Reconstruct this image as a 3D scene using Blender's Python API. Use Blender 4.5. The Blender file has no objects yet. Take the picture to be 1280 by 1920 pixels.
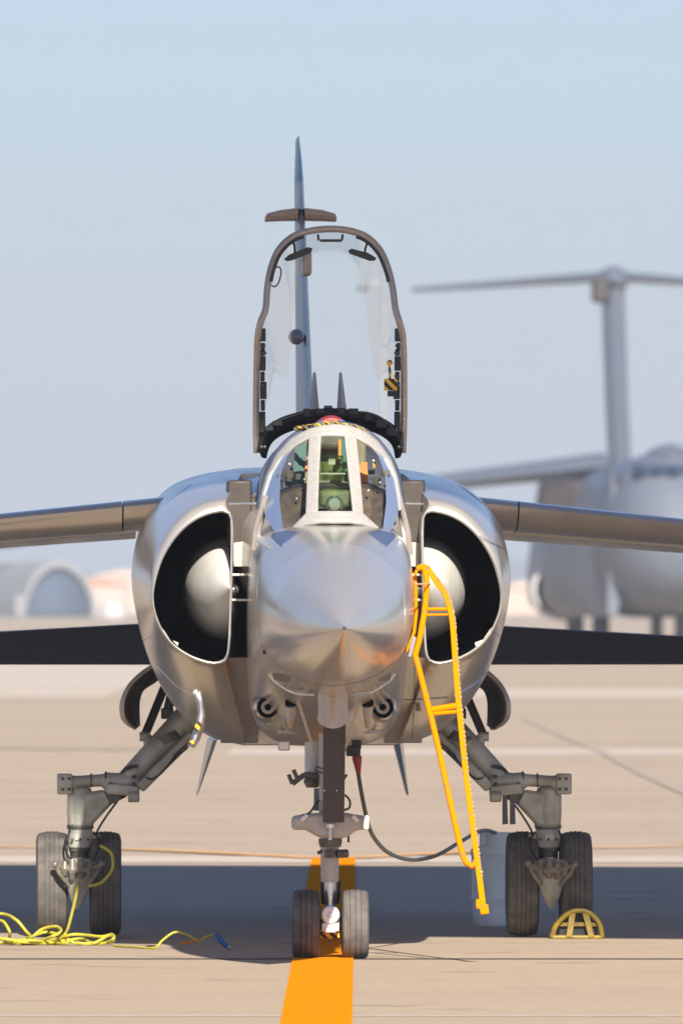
import bpy, math, random
from mathutils import Vector, Matrix
random.seed(7)
R = math.radians
scene = bpy.context.scene
COL = scene.collection

# ------------------------------------------------------------------ camera, world, sun
F = 27617.0            # focal length in photo pixels
D0 = 76.5              # camera to nose gear, metres
CAMZ = 1.85
HOR = 1130.0           # photo row of the horizon
cam_d = bpy.data.cameras.new("camera")
cam = bpy.data.objects.new("camera", cam_d)
COL.objects.link(cam)
scene.camera = cam
cam.location = (0, 0, CAMZ)
cam.rotation_euler = (R(90) + math.atan((HOR - 960) / F), 0, 0)
cam_d.sensor_fit = 'VERTICAL'
cam_d.sensor_height = 36
cam_d.lens = F / 1920 * 36
cam_d.clip_start = 1
cam_d.clip_end = 60000
cam_d.dof.use_dof = True
cam_d.dof.focus_distance = 76.0
cam_d.dof.aperture_fstop = 9.0

SUN_X, SUN_Y = 0.226, 1.6          # shadow shift per metre of height, read off the nose shadow
SUN = Vector((SUN_X, -SUN_Y, 1.0)).normalized()
world = bpy.data.worlds.new("World")
scene.world = world
world.use_nodes = True
wn = world.node_tree
bg = wn.nodes["Background"]
sky = wn.nodes.new("ShaderNodeTexSky")
sky.sky_type = 'NISHITA'
sky.sun_disc = False
sky.sun_elevation = math.asin(SUN.z)
sky.sun_rotation = math.atan2(SUN.x, SUN.y)
sky.altitude = 1000
sky.air_density = 1.0
sky.dust_density = 1.5
sky.ozone_density = 6.0
tint = wn.nodes.new("ShaderNodeMix"); tint.data_type = 'RGBA'; tint.blend_type = 'MULTIPLY'
tint.inputs[0].default_value = 1.0
tint.inputs[7].default_value = (1.05, 0.98, 1.05, 1)
wn.links.new(sky.outputs[0], tint.inputs[6])
wn.links.new(tint.outputs[2], bg.inputs[0])
bg.inputs[1].default_value = 0.06
sun_d = bpy.data.lights.new("sun", 'SUN')
sun_d.energy = 5.0
sun_d.angle = R(0.5)
sun_d.color = (1, 0.93, 0.83)
sun = bpy.data.objects.new("sun", sun_d)
COL.objects.link(sun)
sun.rotation_euler = (-SUN).to_track_quat('-Z', 'Y').to_euler()
vs = scene.view_settings
vs.view_transform = 'Standard'
vs.look = 'None'
vs.exposure = 0.9
vs.gamma = 1
scene.cycles.max_bounces = 8
scene.cycles.transparent_max_bounces = 16

# ------------------------------------------------------------------ materials
def mat(name, col, rough=0.5, metal=0.0, noise=0.0, scale=8.0, bump=0.0, stretch=(1, 1, 1), col2=None, spec=None, detail=4, coat=0):
    m = bpy.data.materials.new(name)
    m.use_nodes = True
    nt = m.node_tree
    b = nt.nodes["Principled BSDF"]
    b.inputs["Base Color"].default_value = (*col, 1)
    b.inputs["Roughness"].default_value = rough
    b.inputs["Metallic"].default_value = metal
    if spec is not None: b.inputs["Specular IOR Level"].default_value = spec
    if coat: b.inputs["Coat Weight"].default_value = coat
    if noise or bump:
        tc = nt.nodes.new("ShaderNodeTexCoord")
        mp = nt.nodes.new("ShaderNodeMapping")
        mp.inputs["Scale"].default_value = stretch
        nz = nt.nodes.new("ShaderNodeTexNoise")
        nz.inputs["Scale"].default_value = scale
        nz.inputs["Detail"].default_value = detail
        nt.links.new(tc.outputs["Object"], mp.inputs[0])
        nt.links.new(mp.outputs[0], nz.inputs["Vector"])
        if noise:
            rp = nt.nodes.new("ShaderNodeValToRGB")
            c2 = col2 or tuple(c * (1 - noise) for c in col)
            c1 = col if col2 else tuple(min(1, c * (1 + noise * 0.6)) for c in col)
            rp.color_ramp.elements[0].position = 0.3
            rp.color_ramp.elements[0].color = (*c2, 1)
            rp.color_ramp.elements[1].position = 0.68
            rp.color_ramp.elements[1].color = (*c1, 1)
            nt.links.new(nz.outputs["Fac"], rp.inputs[0])
            nt.links.new(rp.outputs[0], b.inputs["Base Color"])
            mr = nt.nodes.new("ShaderNodeMapRange")
            mr.inputs["To Min"].default_value = max(0, rough - 0.08)
            mr.inputs["To Max"].default_value = min(1, rough + 0.08)
            nt.links.new(nz.outputs["Fac"], mr.inputs[0])
            nt.links.new(mr.outputs[0], b.inputs["Roughness"])
        if bump:
            bp = nt.nodes.new("ShaderNodeBump")
            bp.inputs["Strength"].default_value = bump
            bp.inputs["Distance"].default_value = 0.01
            nt.links.new(nz.outputs["Fac"], bp.inputs["Height"])
            nt.links.new(bp.outputs[0], b.inputs["Normal"])
    return m

def skin_material():
    m = mat("bare_skin", (0.48, 0.45, 0.41), 0.21, 0.52, noise=0.07, scale=3.0, detail=9, stretch=(1.3, .35, 1.3))
    return m

def glass_material(name, tint, refl=1.0, rough=0.0):
    m = bpy.data.materials.new(name)
    m.use_nodes = True
    nt = m.node_tree
    nt.nodes.remove(nt.nodes["Principled BSDF"])
    out = nt.nodes["Material Output"]
    tr = nt.nodes.new("ShaderNodeBsdfTransparent")
    tr.inputs[0].default_value = (*tint, 1)
    gl = nt.nodes.new("ShaderNodeBsdfGlossy")
    gl.inputs["Roughness"].default_value = rough
    fr = nt.nodes.new("ShaderNodeFresnel")
    fr.inputs[0].default_value = 1.45
    mu = nt.nodes.new("ShaderNodeMath"); mu.operation = 'MULTIPLY'
    mu.inputs[1].default_value = refl
    mx = nt.nodes.new("ShaderNodeMixShader")
    nt.links.new(fr.outputs[0], mu.inputs[0])
    nt.links.new(mu.outputs[0], mx.inputs[0])
    nt.links.new(tr.outputs[0], mx.inputs[1])
    nt.links.new(gl.outputs[0], mx.inputs[2])
    nt.links.new(mx.outputs[0], out.inputs[0])
    return m

def stripe_material(name, c1, c2, scale, axis='X', rough=0.6):
    m = mat(name, c1, rough)
    nt = m.node_tree
    tc = nt.nodes.new("ShaderNodeTexCoord")
    wv = nt.nodes.new("ShaderNodeTexWave")
    wv.bands_direction = 'DIAGONAL' if axis == 'D' else axis
    wv.inputs["Scale"].default_value = scale
    rp = nt.nodes.new("ShaderNodeValToRGB")
    rp.color_ramp.interpolation = 'CONSTANT'
    rp.color_ramp.elements[0].color = (*c1, 1)
    rp.color_ramp.elements[1].position = 0.5
    rp.color_ramp.elements[1].color = (*c2, 1)
    nt.links.new(tc.outputs["Object"], wv.inputs["Vector"])
    nt.links.new(wv.outputs["Fac"], rp.inputs[0])
    nt.links.new(rp.outputs[0], nt.nodes["Principled BSDF"].inputs["Base Color"])
    return m

def concrete_material(name, base, dark, light):
    m = mat(name, base, 0.85, spec=0.25)
    nt = m.node_tree
    b = nt.nodes["Principled BSDF"]
    tc = nt.nodes.new("ShaderNodeTexCoord")
    def layer(scale, st, detail):
        mp = nt.nodes.new("ShaderNodeMapping"); mp.inputs["Scale"].default_value = st
        nz = nt.nodes.new("ShaderNodeTexNoise")
        nz.inputs["Scale"].default_value = scale; nz.inputs["Detail"].default_value = detail
        nt.links.new(tc.outputs["Object"], mp.inputs[0]); nt.links.new(mp.outputs[0], nz.inputs["Vector"])
        return nz
    n1 = layer(0.30, (0.30, 1, 1), 6)       # broad weathered patches
    n2 = layer(9.0, (0.9, 0.35, 1), 10)     # grain
    n3 = layer(0.06, (0.25, 1, 1), 3)       # slab tone over the field
    n4 = layer(1.6, (0.8, 0.8, 1), 7)       # drips and stains
    r1 = nt.nodes.new("ShaderNodeValToRGB")
    r1.color_ramp.elements[0].position = 0.32; r1.color_ramp.elements[0].color = (*dark, 1)
    r1.color_ramp.elements[1].position = 0.7; r1.color_ramp.elements[1].color = (*light, 1)
    mx = nt.nodes.new("ShaderNodeMath"); mx.operation = 'MULTIPLY_ADD'
    mx.inputs[1].default_value = 0.45
    m2 = nt.nodes.new("ShaderNodeMath"); m2.operation = 'MULTIPLY_ADD'
    m2.inputs[1].default_value = 0.30
    m3 = nt.nodes.new("ShaderNodeMath"); m3.operation = 'MULTIPLY'
    m3.inputs[1].default_value = 0.25
    nt.links.new(n3.outputs["Fac"], m3.inputs[0])
    nt.links.new(n2.outputs["Fac"], m2.inputs[0]); nt.links.new(m3.outputs[0], m2.inputs[2])
    nt.links.new(n1.outputs["Fac"], mx.inputs[0]); nt.links.new(m2.outputs[0], mx.inputs[2])
    nt.links.new(mx.outputs[0], r1.inputs[0])
    r4 = nt.nodes.new("ShaderNodeValToRGB")
    r4.color_ramp.elements[0].position = 0.26; r4.color_ramp.elements[0].color = (0.55, 0.53, 0.52, 1)
    r4.color_ramp.elements[1].position = 0.40; r4.color_ramp.elements[1].color = (1, 1, 1, 1)
    mm = nt.nodes.new("ShaderNodeMix"); mm.data_type = 'RGBA'; mm.blend_type = 'MULTIPLY'; mm.inputs[0].default_value = 1
    nt.links.new(n4.outputs["Fac"], r4.inputs[0])
    nt.links.new(r1.outputs[0], mm.inputs[6]); nt.links.new(r4.outputs[0], mm.inputs[7])
    nt.links.new(mm.outputs[2], b.inputs["Base Color"])
    return m

M = {}
HAZE = 0.0002
M['skin'] = skin_material()
M['radome'] = mat("radome_paint", (0.49, 0.465, 0.43), 0.21, 0.45, noise=0.035, scale=2.5, detail=9, stretch=(1.3, .35, 1.3))
M['frame_paint'] = mat("frame_paint", (0.42, 0.40, 0.37), 0.45, 0.1, noise=0.08, scale=30)
M['canopy_paint'] = mat("canopy_paint", (0.42, 0.37, 0.33), 0.34, 0.35, noise=0.1, scale=20)
M['brown_fairing'] = mat("brown_fairing_paint", (0.055, 0.042, 0.034), 0.45, 0.2, noise=0.2, scale=10)
M['lip'] = mat("polished_lip", (0.72, 0.69, 0.65), 0.25, 0.7, noise=0.06, scale=15)
M['cone'] = mat("cone_paint", (0.54, 0.525, 0.48), 0.65, 0.0, noise=0.10, scale=9)
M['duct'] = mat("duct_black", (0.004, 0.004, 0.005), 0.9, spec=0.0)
M['black'] = mat("black_rubber", (0.012, 0.012, 0.015), 0.5, noise=0.3, scale=30)
M['tyre'] = mat("tyre_rubber", (0.125, 0.112, 0.100), 0.85, noise=0.35, scale=14, stretch=(1, 1, 1), spec=0.3)
M['gear'] = mat("gear_paint", (0.42, 0.42, 0.365), 0.42, 0.1, noise=0.25, scale=9, col2=(0.25, 0.235, 0.19))
M['gear_dark'] = mat("gear_grime", (0.10, 0.095, 0.08), 0.5, 0.3, noise=0.4, scale=25)
M['gear_brown'] = mat("greasy_gear_paint", (0.24, 0.22, 0.175), 0.4, 0.15, noise=0.4, scale=20, col2=(0.11, 0.095, 0.07))
M['steel'] = mat("bright_steel", (0.60, 0.60, 0.60), 0.28, 0.9, noise=0.15, scale=25)
M['gear_white'] = mat("white_gear_paint", (0.55, 0.54, 0.50), 0.4, 0.1, noise=0.15, scale=25)
M['brown_door'] = mat("brown_door_paint", (0.060, 0.040, 0.030), 0.55, noise=0.12, scale=10)
M['door_inner'] = mat("door_inner_paint", (0.055, 0.045, 0.042), 0.5, noise=0.3, scale=20)
M['dark_navy'] = mat("dark_navy_paint", (0.045, 0.055, 0.085), 0.4, noise=0.15, scale=8)
M['blue_tip'] = mat("blue_tip_paint", (0.02, 0.09, 0.23), 0.35, noise=0.1, scale=8)
M['tan'] = mat("tan_fairing_paint", (0.46, 0.34, 0.23), 0.5, noise=0.1, scale=20)
M['fin_paint'] = mat("fin_paint", (0.11, 0.135, 0.21), 0.35, 0.3, noise=0.1, scale=6)
M['skirt_blue'] = mat("skirt_paint", (0.07, 0.10, 0.19), 0.4, noise=0.1, scale=8)
M['grip'] = mat("worn_grip", (0.30, 0.17, 0.06), 0.6, 0.2, noise=0.5, scale=60, detail=6)
M['yellow'] = mat("chipped_yellow_paint", (0.76, 0.225, 0.0), 0.6, noise=0.0, spec=0.0)
M['yellow_chip'] = mat("worn_yellow_paint", (0.76, 0.225, 0.0), 0.6, noise=0.3, scale=55, col2=(0.30, 0.16, 0.06), detail=6, spec=0.0)
for n_ in M["yellow_chip"].node_tree.nodes:
    if n_.type == "VALTORGB": n_.color_ramp.elements[0].position = 0.36; n_.color_ramp.elements[1].position = 0.41
M['tail_dark'] = mat("dark_tail_paint", (0.075, 0.068, 0.070), 0.45, noise=0.15, scale=8)
M['rope'] = stripe_material("twisted_rope", (0.55, 0.42, 0.02), (0.36, 0.38, 0.05), 22, 'D')
M['chock'] = mat("chock_yellow_paint", (0.27, 0.18, 0.006), 0.5, noise=0.3, scale=30, col2=(0.15, 0.10, 0.012))
M['stripe_rope'] = stripe_material("black_and_yellow_rope", (0.62, 0.36, 0.03), (0.015, 0.013, 0.01), 14, 'D')
M['stripe'] = stripe_material("black_and_yellow_stripe", (0.80, 0.42, 0.01), (0.01, 0.01, 0.01), 12, 'D')
M['blue_plastic'] = mat("blue_plastic", (0.015, 0.12, 0.34), 0.4)
M['red'] = mat("red_plastic", (0.30, 0.018, 0.012), 0.5, noise=0.2, scale=40)
M['cable'] = mat("cable_sheath", (0.075, 0.08, 0.06), 0.5, noise=0.2, scale=30)
M['bin'] = mat("grey_blue_plastic", (0.76, 0.82, 0.84), 0.55, noise=0.1, scale=6)
M['white'] = mat("white_paint", (0.75, 0.74, 0.72), 0.5, noise=0.06, scale=10)
M['teal'] = mat("teal_fabric", (0.07, 0.15, 0.14), 0.8, noise=0.12, scale=25)
M['orange'] = mat("orange_pad", (0.60, 0.24, 0.06), 0.75, noise=0.15, scale=25)
M['olive'] = mat("olive_panel", (0.15, 0.145, 0.085), 0.6, noise=0.25, scale=20)
M['cockpit_brown'] = mat("cockpit_brown", (0.10, 0.085, 0.07), 0.6, noise=0.5, scale=22)
M['hud_glass'] = glass_material("hud_glass", (0.80, 0.88, 0.60), 0.8)
M['glass'] = glass_material("windscreen_glass", (0.92, 0.89, 0.82), 0.4)
M['sky_reflection_blue'] = mat("sky_reflection_blue", (0.33, 0.40, 0.54), 0.10, 0.5)  # opaque blue base carries the sky's reflection on the side glass
M['green_glass'] = glass_material("armoured_glass", (0.72, 0.84, 0.70), 0.7)
M['canopy_glass'] = glass_material("canopy_glass", (0.97, 0.975, 0.98), 0.22)
M['concrete'] = concrete_material("apron_concrete", (0.42, 0.332, 0.238), (0.365, 0.282, 0.20), (0.465, 0.368, 0.266))
M['pale_concrete'] = concrete_material("pale_concrete", (0.52, 0.44, 0.355), (0.46, 0.385, 0.31), (0.57, 0.485, 0.395))
M['line'] = mat("taxi_line_paint", (0.80, 0.24, 0.0), 0.9, noise=0.22, scale=5, spec=0.0, col2=(0.70, 0.22, 0.008), detail=10)
M['faded_line'] = mat("faded_line_paint", (0.72, 0.40, 0.15), 0.9, noise=0.2, scale=3, spec=0.1)
M['tar'] = mat("tar_seal", (0.06, 0.05, 0.045), 0.8, noise=0.3, scale=4)
M['transport'] = mat("transport_grey", (0.115, 0.13, 0.165), 0.42, noise=0.05, scale=0.4)
M['transport_dark'] = mat("transport_dark_grey", (0.035, 0.028, 0.026), 0.6, noise=0.2, scale=1)  # dark brown grey of the fan, root inlet and antenna box
M['window_blue'] = mat("cockpit_window", (0.008, 0.03, 0.07), 0.5, spec=0.1)
M['hill'] = mat("desert_hill", (0.16, 0.15, 0.15), 0.95, noise=0.2, scale=0.01)
M['arch'] = mat("arch_concrete", (0.235, 0.24, 0.25), 0.8, noise=0.12, scale=0.3)
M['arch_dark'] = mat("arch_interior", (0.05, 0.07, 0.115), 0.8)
M['tank_white'] = mat("tank_paint", (0.45, 0.45, 0.43), 0.6, noise=0.06, scale=1)
M['blue_grey'] = mat("blue_grey_cladding", (0.07, 0.085, 0.12), 0.7, noise=0.1, scale=1)
M['pad'] = mat("grey_pad", (0.25, 0.24, 0.225), 0.6)
M['stucco'] = mat("pink_stucco", (0.52, 0.40, 0.33), 0.9, noise=0.1, scale=0.5)
M['terracotta'] = mat("terracotta_roof", (0.50, 0.24, 0.12), 0.9, noise=0.1, scale=0.8)
M['roof'] = mat("shelter_fabric", (0.60, 0.58, 0.54), 0.8, noise=0.05, scale=1)
M['pole'] = mat("galvanised_pole", (0.32, 0.33, 0.34), 0.5, 0.4)
M['foil'] = mat("silver_streamer", (0.66, 0.66, 0.68), 0.45, 0.0, noise=0.3, scale=40)
M['ink'] = mat("stencil_ink", (0.03, 0.03, 0.03), 0.7)

# ------------------------------------------------------------------ mesh helpers
def lerp(a, b, t): return a + (b - a) * t

class MB:
    def __init__(s, xf=None):
        s.v = []; s.f = []; s.mi = []; s.xf = xf; s.cur = 0; s.pieces = []
    def add(s, vs, fs):
        o = len(s.v)
        s.pieces.append((list(vs), list(fs)))
        for p in vs:
            p = Vector(p)
            s.v.append(s.xf(p) if s.xf else p)
        for f in fs:
            s.f.append([i + o for i in f]); s.mi.append(s.cur)
        return s
    def box(s, c, size, rot=None):
        c = Vector(c); hx, hy, hz = (q / 2 for q in size)
        vs = [Vector((x, y, z)) for x in (-hx, hx) for y in (-hy, hy) for z in (-hz, hz)]
        if rot is not None: vs = [rot @ q for q in vs]
        return s.add([c + q for q in vs], [(0,1,3,2),(4,6,7,5),(0,4,5,1),(2,3,7,6),(0,2,6,4),(1,5,7,3)])
    def beam(s, a, b, w, h, up=(0, 1, 0)):
        a = Vector(a); b = Vector(b); d = (b - a).normalized()
        u = Vector(up); u = (u - d * u.dot(d)).normalized(); r = d.cross(u)
        vs = [p + r * (sx * w / 2) + u * (sy * h / 2) for p in (a, b) for sx, sy in ((-1,-1),(1,-1),(1,1),(-1,1))]
        return s.add(vs, [(3,2,1,0),(4,5,6,7),(0,1,5,4),(1,2,6,5),(2,3,7,6),(3,0,4,7)])
    def tube(s, pts, rad, n=12, cap=True, ey=1.0):
        pts = [Vector(p) for p in pts]
        if not isinstance(rad, (list, tuple)): rad = [rad] * len(pts)
        up = Vector((0, 1, 0))
        vs = []; fs = []
        for i, p in enumerate(pts):
            a = pts[max(0, i - 1)]; b = pts[min(len(pts) - 1, i + 1)]
            d = (b - a)
            d = d.normalized() if d.length > 1e-9 else Vector((0, 0, 1))
            u = up - d * up.dot(d)
            if u.length < 0.05: u = Vector((1, 0, 0)) - d * d.x
            u.normalize(); r = d.cross(u)
            for k in range(n):
                t = 2 * math.pi * k / n
                vs.append(p + (r * math.cos(t) + u * (math.sin(t) * ey)) * rad[i])
        for i in range(len(pts) - 1):
            for k in range(n):
                k2 = (k + 1) % n
                fs.append((i*n+k, i*n+k2, (i+1)*n+k2, (i+1)*n+k))
        if cap:
            fs.append(tuple(range(n - 1, -1, -1)))
            fs.append(tuple((len(pts)-1)*n + k for k in range(n)))
        return s.add(vs, fs)
    def loft(s, rings, closed=True, cap=True):
        n = len(rings[0]); vs = [p for r in rings for p in r]; fs = []
        for i in range(len(rings) - 1):
            for k in range(n if closed else n - 1):
                k2 = (k + 1) % n
                fs.append((i*n+k, i*n+k2, (i+1)*n+k2, (i+1)*n+k))
        if cap and closed:
            fs.append(tuple(range(n - 1, -1, -1)))
            fs.append(tuple((len(rings)-1)*n + k for k in range(n)))
        return s.add(vs, fs)
    def prism(s, front, back):
        n = len(front); vs = list(front) + list(back)
        fs = [tuple(range(n)), tuple(range(2*n-1, n-1, -1))]
        for k in range(n):
            k2 = (k + 1) % n
            fs.append((k, n + k, n + k2, k2))
        return s.add(vs, fs)
    def lathe(s, prof, c, axis='X', n=48, cap=True):
        """prof: list of (along, radius) around an axis through c"""
        c = Vector(c); rings = []
        for a, r in prof:
            ring = []
            for k in range(n):
                t = 2 * math.pi * k / n
                u, v = r * math.cos(t), r * math.sin(t)
                if axis == 'X': q = Vector((a, u, v))
                elif axis == 'Y': q = Vector((u, a, v))
                else: q = Vector((u, v, a))
                ring.append(c + q)
            rings.append(ring)
        return s.loft(rings, cap=cap)
    def ball(s, c, r, n=12):
        prof = [(-r * math.cos(math.pi * i / n), max(1e-4, r * math.sin(math.pi * i / n))) for i in range(n + 1)]
        return s.lathe(prof, c, 'Z', n * 2)
    def each(s, name, mats, parent=None, **k):
        """every added shape becomes an object of its own"""
        for vs, fs in s.pieces:
            MB(s.xf).add(vs, fs).build(name, mats, parent, **k)
    def build(s, name, mats, parent=None, smooth=35, bevel=0, solid=0, flip=False):
        me = bpy.data.meshes.new(name)
        me.from_pydata([tuple(p) for p in s.v], [], s.f)
        if not isinstance(mats, (list, tuple)): mats = [mats]
        for m in mats: me.materials.append(m)
        if len(mats) > 1: me.polygons.foreach_set('material_index', s.mi)
        import bmesh
        bm = bmesh.new(); bm.from_mesh(me)
        bmesh.ops.recalc_face_normals(bm, faces=bm.faces)
        bm.to_mesh(me); bm.free()
        me.polygons.foreach_set('use_smooth', [True] * len(me.polygons))
        me.set_sharp_from_angle(angle=R(smooth))
        me.update()
        o = bpy.data.objects.new(name, me)
        COL.objects.link(o)
        if parent: o.parent = parent
        if solid:
            md = o.modifiers.new('solid', 'SOLIDIFY'); md.thickness = solid; md.offset = 0
        if bevel:
            md = o.modifiers.new('bevel', 'BEVEL'); md.width = bevel; md.segments = 2; md.limit_method = 'ANGLE'; md.angle_limit = R(40)
        return o

def empty(name, loc, rz=0):
    o = bpy.data.objects.new(name, None)
    COL.objects.link(o)
    o.location = loc; o.rotation_euler = (0, 0, rz); o.empty_display_size = 0.3
    return o

def tag(o, label=None, cat=None, group=None, kind=None):
    if label: o['label'] = label
    if cat: o['category'] = cat
    if group: o['group'] = group
    if kind: o['kind'] = kind
    return o

def resample(pts, n):
    pts = [Vector(p) for p in pts]
    L = [0]
    for a, b in zip(pts, pts[1:]): L.append(L[-1] + (b - a).length)
    out = []; j = 0
    for i in range(n):
        t = L[-1] * i / (n - 1)
        while j < len(L) - 2 and L[j + 1] < t: j += 1
        seg = L[j + 1] - L[j]
        out.append(pts[j].lerp(pts[j + 1], (t - L[j]) / seg if seg else 0))
    return out

def spline(pts, n):
    """Catmull-Rom through pts"""
    P = [Vector(p) for p in pts]
    P = [P[0] * 2 - P[1]] + P + [P[-1] * 2 - P[-2]]
    out = []; segs = len(P) - 3
    for i in range(n):
        u = segs * i / (n - 1); k = min(int(u), segs - 1); t = u - k
        a, b, c, d = P[k:k + 4]
        out.append(0.5 * ((2 * b) + (c - a) * t + (2*a - 5*b + 4*c - d) * t*t + (3*b - a - 3*c + d) * t**3))
    return out

# measured photo position at a known distance -> metres
def W(px, py, d): return Vector(((px - 640) * d / F, d, CAMZ - (py - HOR) * d / F))
def G(px, py, z=0.0):
    d = F * (CAMZ - z) / (py - HOR)
    return Vector(((px - 640) * d / F, d, z))
YAW = R(1.08)
JM = Matrix.Translation((-0.058, D0, 0)) @ Matrix.Rotation(YAW, 4, 'Z')
JI = JM.inverted()
def J(px, py, y):
    """measured photo position at local depth y -> the jet's own metres"""
    p = JI @ W(px, py, D0 + y)
    return p

# ------------------------------------------------------------------ setting
g = MB(); S = 3500
g.add([(-S, -300, 0), (S, -300, 0), (S, 12000, 0), (-S, 12000, 0)], [(0, 1, 2, 3)])
tag(g.build('ground', M['concrete']), kind='structure')
def strip(name, pts, w, m, z, kind='structure'):
    """flat painted or poured strip of width w along pts"""
    mb = MB(); L = []; Rr = []
    for i, p in enumerate(pts):
        p = Vector(p); a = Vector(pts[max(0, i-1)]); b = Vector(pts[min(len(pts)-1, i+1)])
        d = (b - a); d.z = 0; d.normalize(); nrm = Vector((-d.y, d.x, 0))
        L.append(Vector((p.x, p.y, z)) + nrm * w/2); Rr.append(Vector((p.x, p.y, z)) - nrm * w/2)
    n = len(pts)
    mb.add(L + Rr, [(i, i+1, n+i+1, n+i) for i in range(n-1)])
    o = mb.build(name, m); o['kind'] = kind
    return o
# pale slabs beyond the shelter and far paler runway concrete
def field(name, y0, y1, x0, x1, m, z=0.004):
    mb = MB(); mb.add([(x0, y0, z), (x1, y0, z), (x1, y1, z), (x0, y1, z)], [(0,1,2,3)])
    return tag(mb.build(name, m), kind='structure')
dd = lambda py: F * CAMZ / (py - HOR)
field('runway', dd(1308), dd(1240), -900, W(262, 0, 340).x, M['pale_concrete'])
field('runway', dd(1308), dd(1292), W(880, 0, 300).x, 900, M['pale_concrete'])
field('taxiway', dd(1416), dd(1404), W(430, 0, 182).x, 400, M['pale_concrete'])
field('pavement', dd(1618), dd(1606), -400, 400, M['pale_concrete'])
# taxi line with its two turn-offs
strip('painted_line', [(-0.131, 45, 0), (-0.111, 64.7, 0), (-0.06, 104.3, 0), (-0.055, 107.0, 0)], 0.316, M['line'], 0.008)
for sx in (-1, 1):
    pts = []
    for i in range(25):
        t = i / 24
        x = sx * (0.12 + 2.6 * t + 60 * max(0, t - 0.5) ** 3)
        y = 106.2 + 5.4 * (1 - (1 - t) ** 1.6) + 10 * max(0, t - 0.5)**2
        pts.append((x - 0.06, y, 0))
    strip('painted_line', pts, 0.22, M['faded_line'], 0.012)
strip('joint_seal', [(-60, dd(1797.5), 0), (60, dd(1799.5), 0)], 0.13, M['tar'], 0.004)
strip('joint_seal', [(-60, dd(1906), 0), (60, dd(1905), 0)], 0.06, M['white'], 0.004)
M['crack'] = mat("sealed_crack", (0.39, 0.31, 0.235), 0.9, noise=0.15, scale=.6)
strip('crack_seal', [G(985, 1348), G(1060, 1382), G(1140, 1416), G(1215, 1456), G(1300, 1494)], .15, M['crack'], 0.010)
strip('crack_seal', [G(-20, 1404), G(60, 1405), G(190, 1407), G(330, 1404)], .9, M['crack'], 0.010)

# ------------------------------------------------------------------ unseen sun shelter, inferred from the shade band, height and plan shaped for the light
SHZ = 14.0
sh = empty('sun_shelter', (0, 92.4 - SUN_Y * SHZ, 0))
tag(sh, 'unseen tall flat sun shelter roof on steel posts shaped to shade the parked jet', 'shelter')
def roof_corner(x, far, inset=0.0):       # plan of the roof: long edges skewed to set where its shade begins and ends
    y = (103.4 - 0.17 * x if far else 81.715 - 0.396 * x) - 92.4
    return Vector((x + SUN_X * SHZ, y + (-inset if far else inset), 0))
quad = [roof_corner(-6.5, False), roof_corner(7.5, False), roof_corner(7.5, True), roof_corner(-6.5, True)]
r_ = MB(); r_.prism([p + Vector((0, 0, SHZ)) for p in quad], [p + Vector((0, 0, SHZ + .12)) for p in quad]); r_.build('roof', M['roof'], sh)
for x in (-6.2, 7.2):
    ends = [roof_corner(x, f, 1.0) for f in (False, True)]
    for p in ends:
        p_ = MB(); p_.tube([p, p + Vector((0, 0, SHZ - .30))], 0.14, 14); p_.build('post', M['pole'], sh)
    b_ = MB(); b_.beam(ends[0] + Vector((0, -.6, SHZ - .15)), ends[1] + Vector((0, .6, SHZ - .15)), .2, .28, (0, 0, 1)); b_.build('beam', M['pole'], sh)

# ================================================================== THE FIGHTER
jet = empty('fighter_jet', JM.translation, YAW)
tag(jet, 'grey single seat fighter jet parked nose on with its canopy raised open', 'fighter jet')

def sup(y, hw, top, bot, nu=2.0, nl=2.0, n=56):
    cz = (top + bot) / 2 if nl == nu else lerp(bot, top, 0.52)
    out = []
    for k in range(n):
        t = 2 * math.pi * k / n
        c, s_ = math.cos(t), math.sin(t)
        e = nu if s_ >= 0 else nl
        h = (top - cz) if s_ >= 0 else (cz - bot)
        out.append(Vector((hw * math.copysign(abs(c) ** (2 / e), c), y, cz + h * math.copysign(abs(s_) ** (2 / e), s_))))
    return out
def stations(keys, m):
    """interpolate station keys smoothly"""
    P = [Vector((k[0], k[1], k[2])) for k in keys]
    A = spline(P, m)
    B = spline([Vector((k[0], k[3], k[4])) for k in keys], m)
    C_ = spline([Vector((k[0], k[5], 0)) for k in keys], m)
    return [(a.x, a.y, a.z, b.y, b.z, c.y) for a, b, c in zip(A, B, C_)]
nose_keys = [(-3.90, .006, 1.730, 1.718, 2, 2), (-3.80, .034, 1.759, 1.690, 2, 2), (-3.5, .115, 1.842, 1.615, 2, 2),
             (-3.0, .222, 1.962, 1.525, 2, 2), (-2.5, .303, 2.066, 1.462, 2, 2), (-2.0, .362, 2.150, 1.425, 2, 2.0)]
body_keys = [(-2.0, .362, 2.150, 1.425, 2, 2.0), (-1.5, .397, 2.208, 1.398, 2.3, 2.0), (-1.0, .411, 2.246, 1.375, 3.1, 2.0),
             (-0.5, .416, 2.268, 1.345, 3.8, 2.1), (0, .42, 2.28, 1.290, 4.2, 2.3), (0.5, .42, 2.29, 1.19, 4.2, 2.8), (0.9, .42, 2.3, 1.115, 4, 3.4), (1.3, .42, 2.3, 1.092, 4, 3.8), (2.8, .42, 2.3, 1.09, 4, 3.8)]
all_st = stations(nose_keys[:-1] + body_keys, 110)
cut = min(range(len(all_st)), key=lambda i: abs(all_st[i][0] + 2.0))
mb = MB(); mb.loft([sup(*a) for a in all_st[:cut + 1]])
mb.build('radome', M['radome'], jet)
gap = list(all_st[cut]); gap[0] += .004
mb = MB(); mb.loft([sup(*gap)] + [sup(*a) for a in all_st[cut + 1:]])
fus = mb.build('forward_fuselage', M['skin'], jet)
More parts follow.
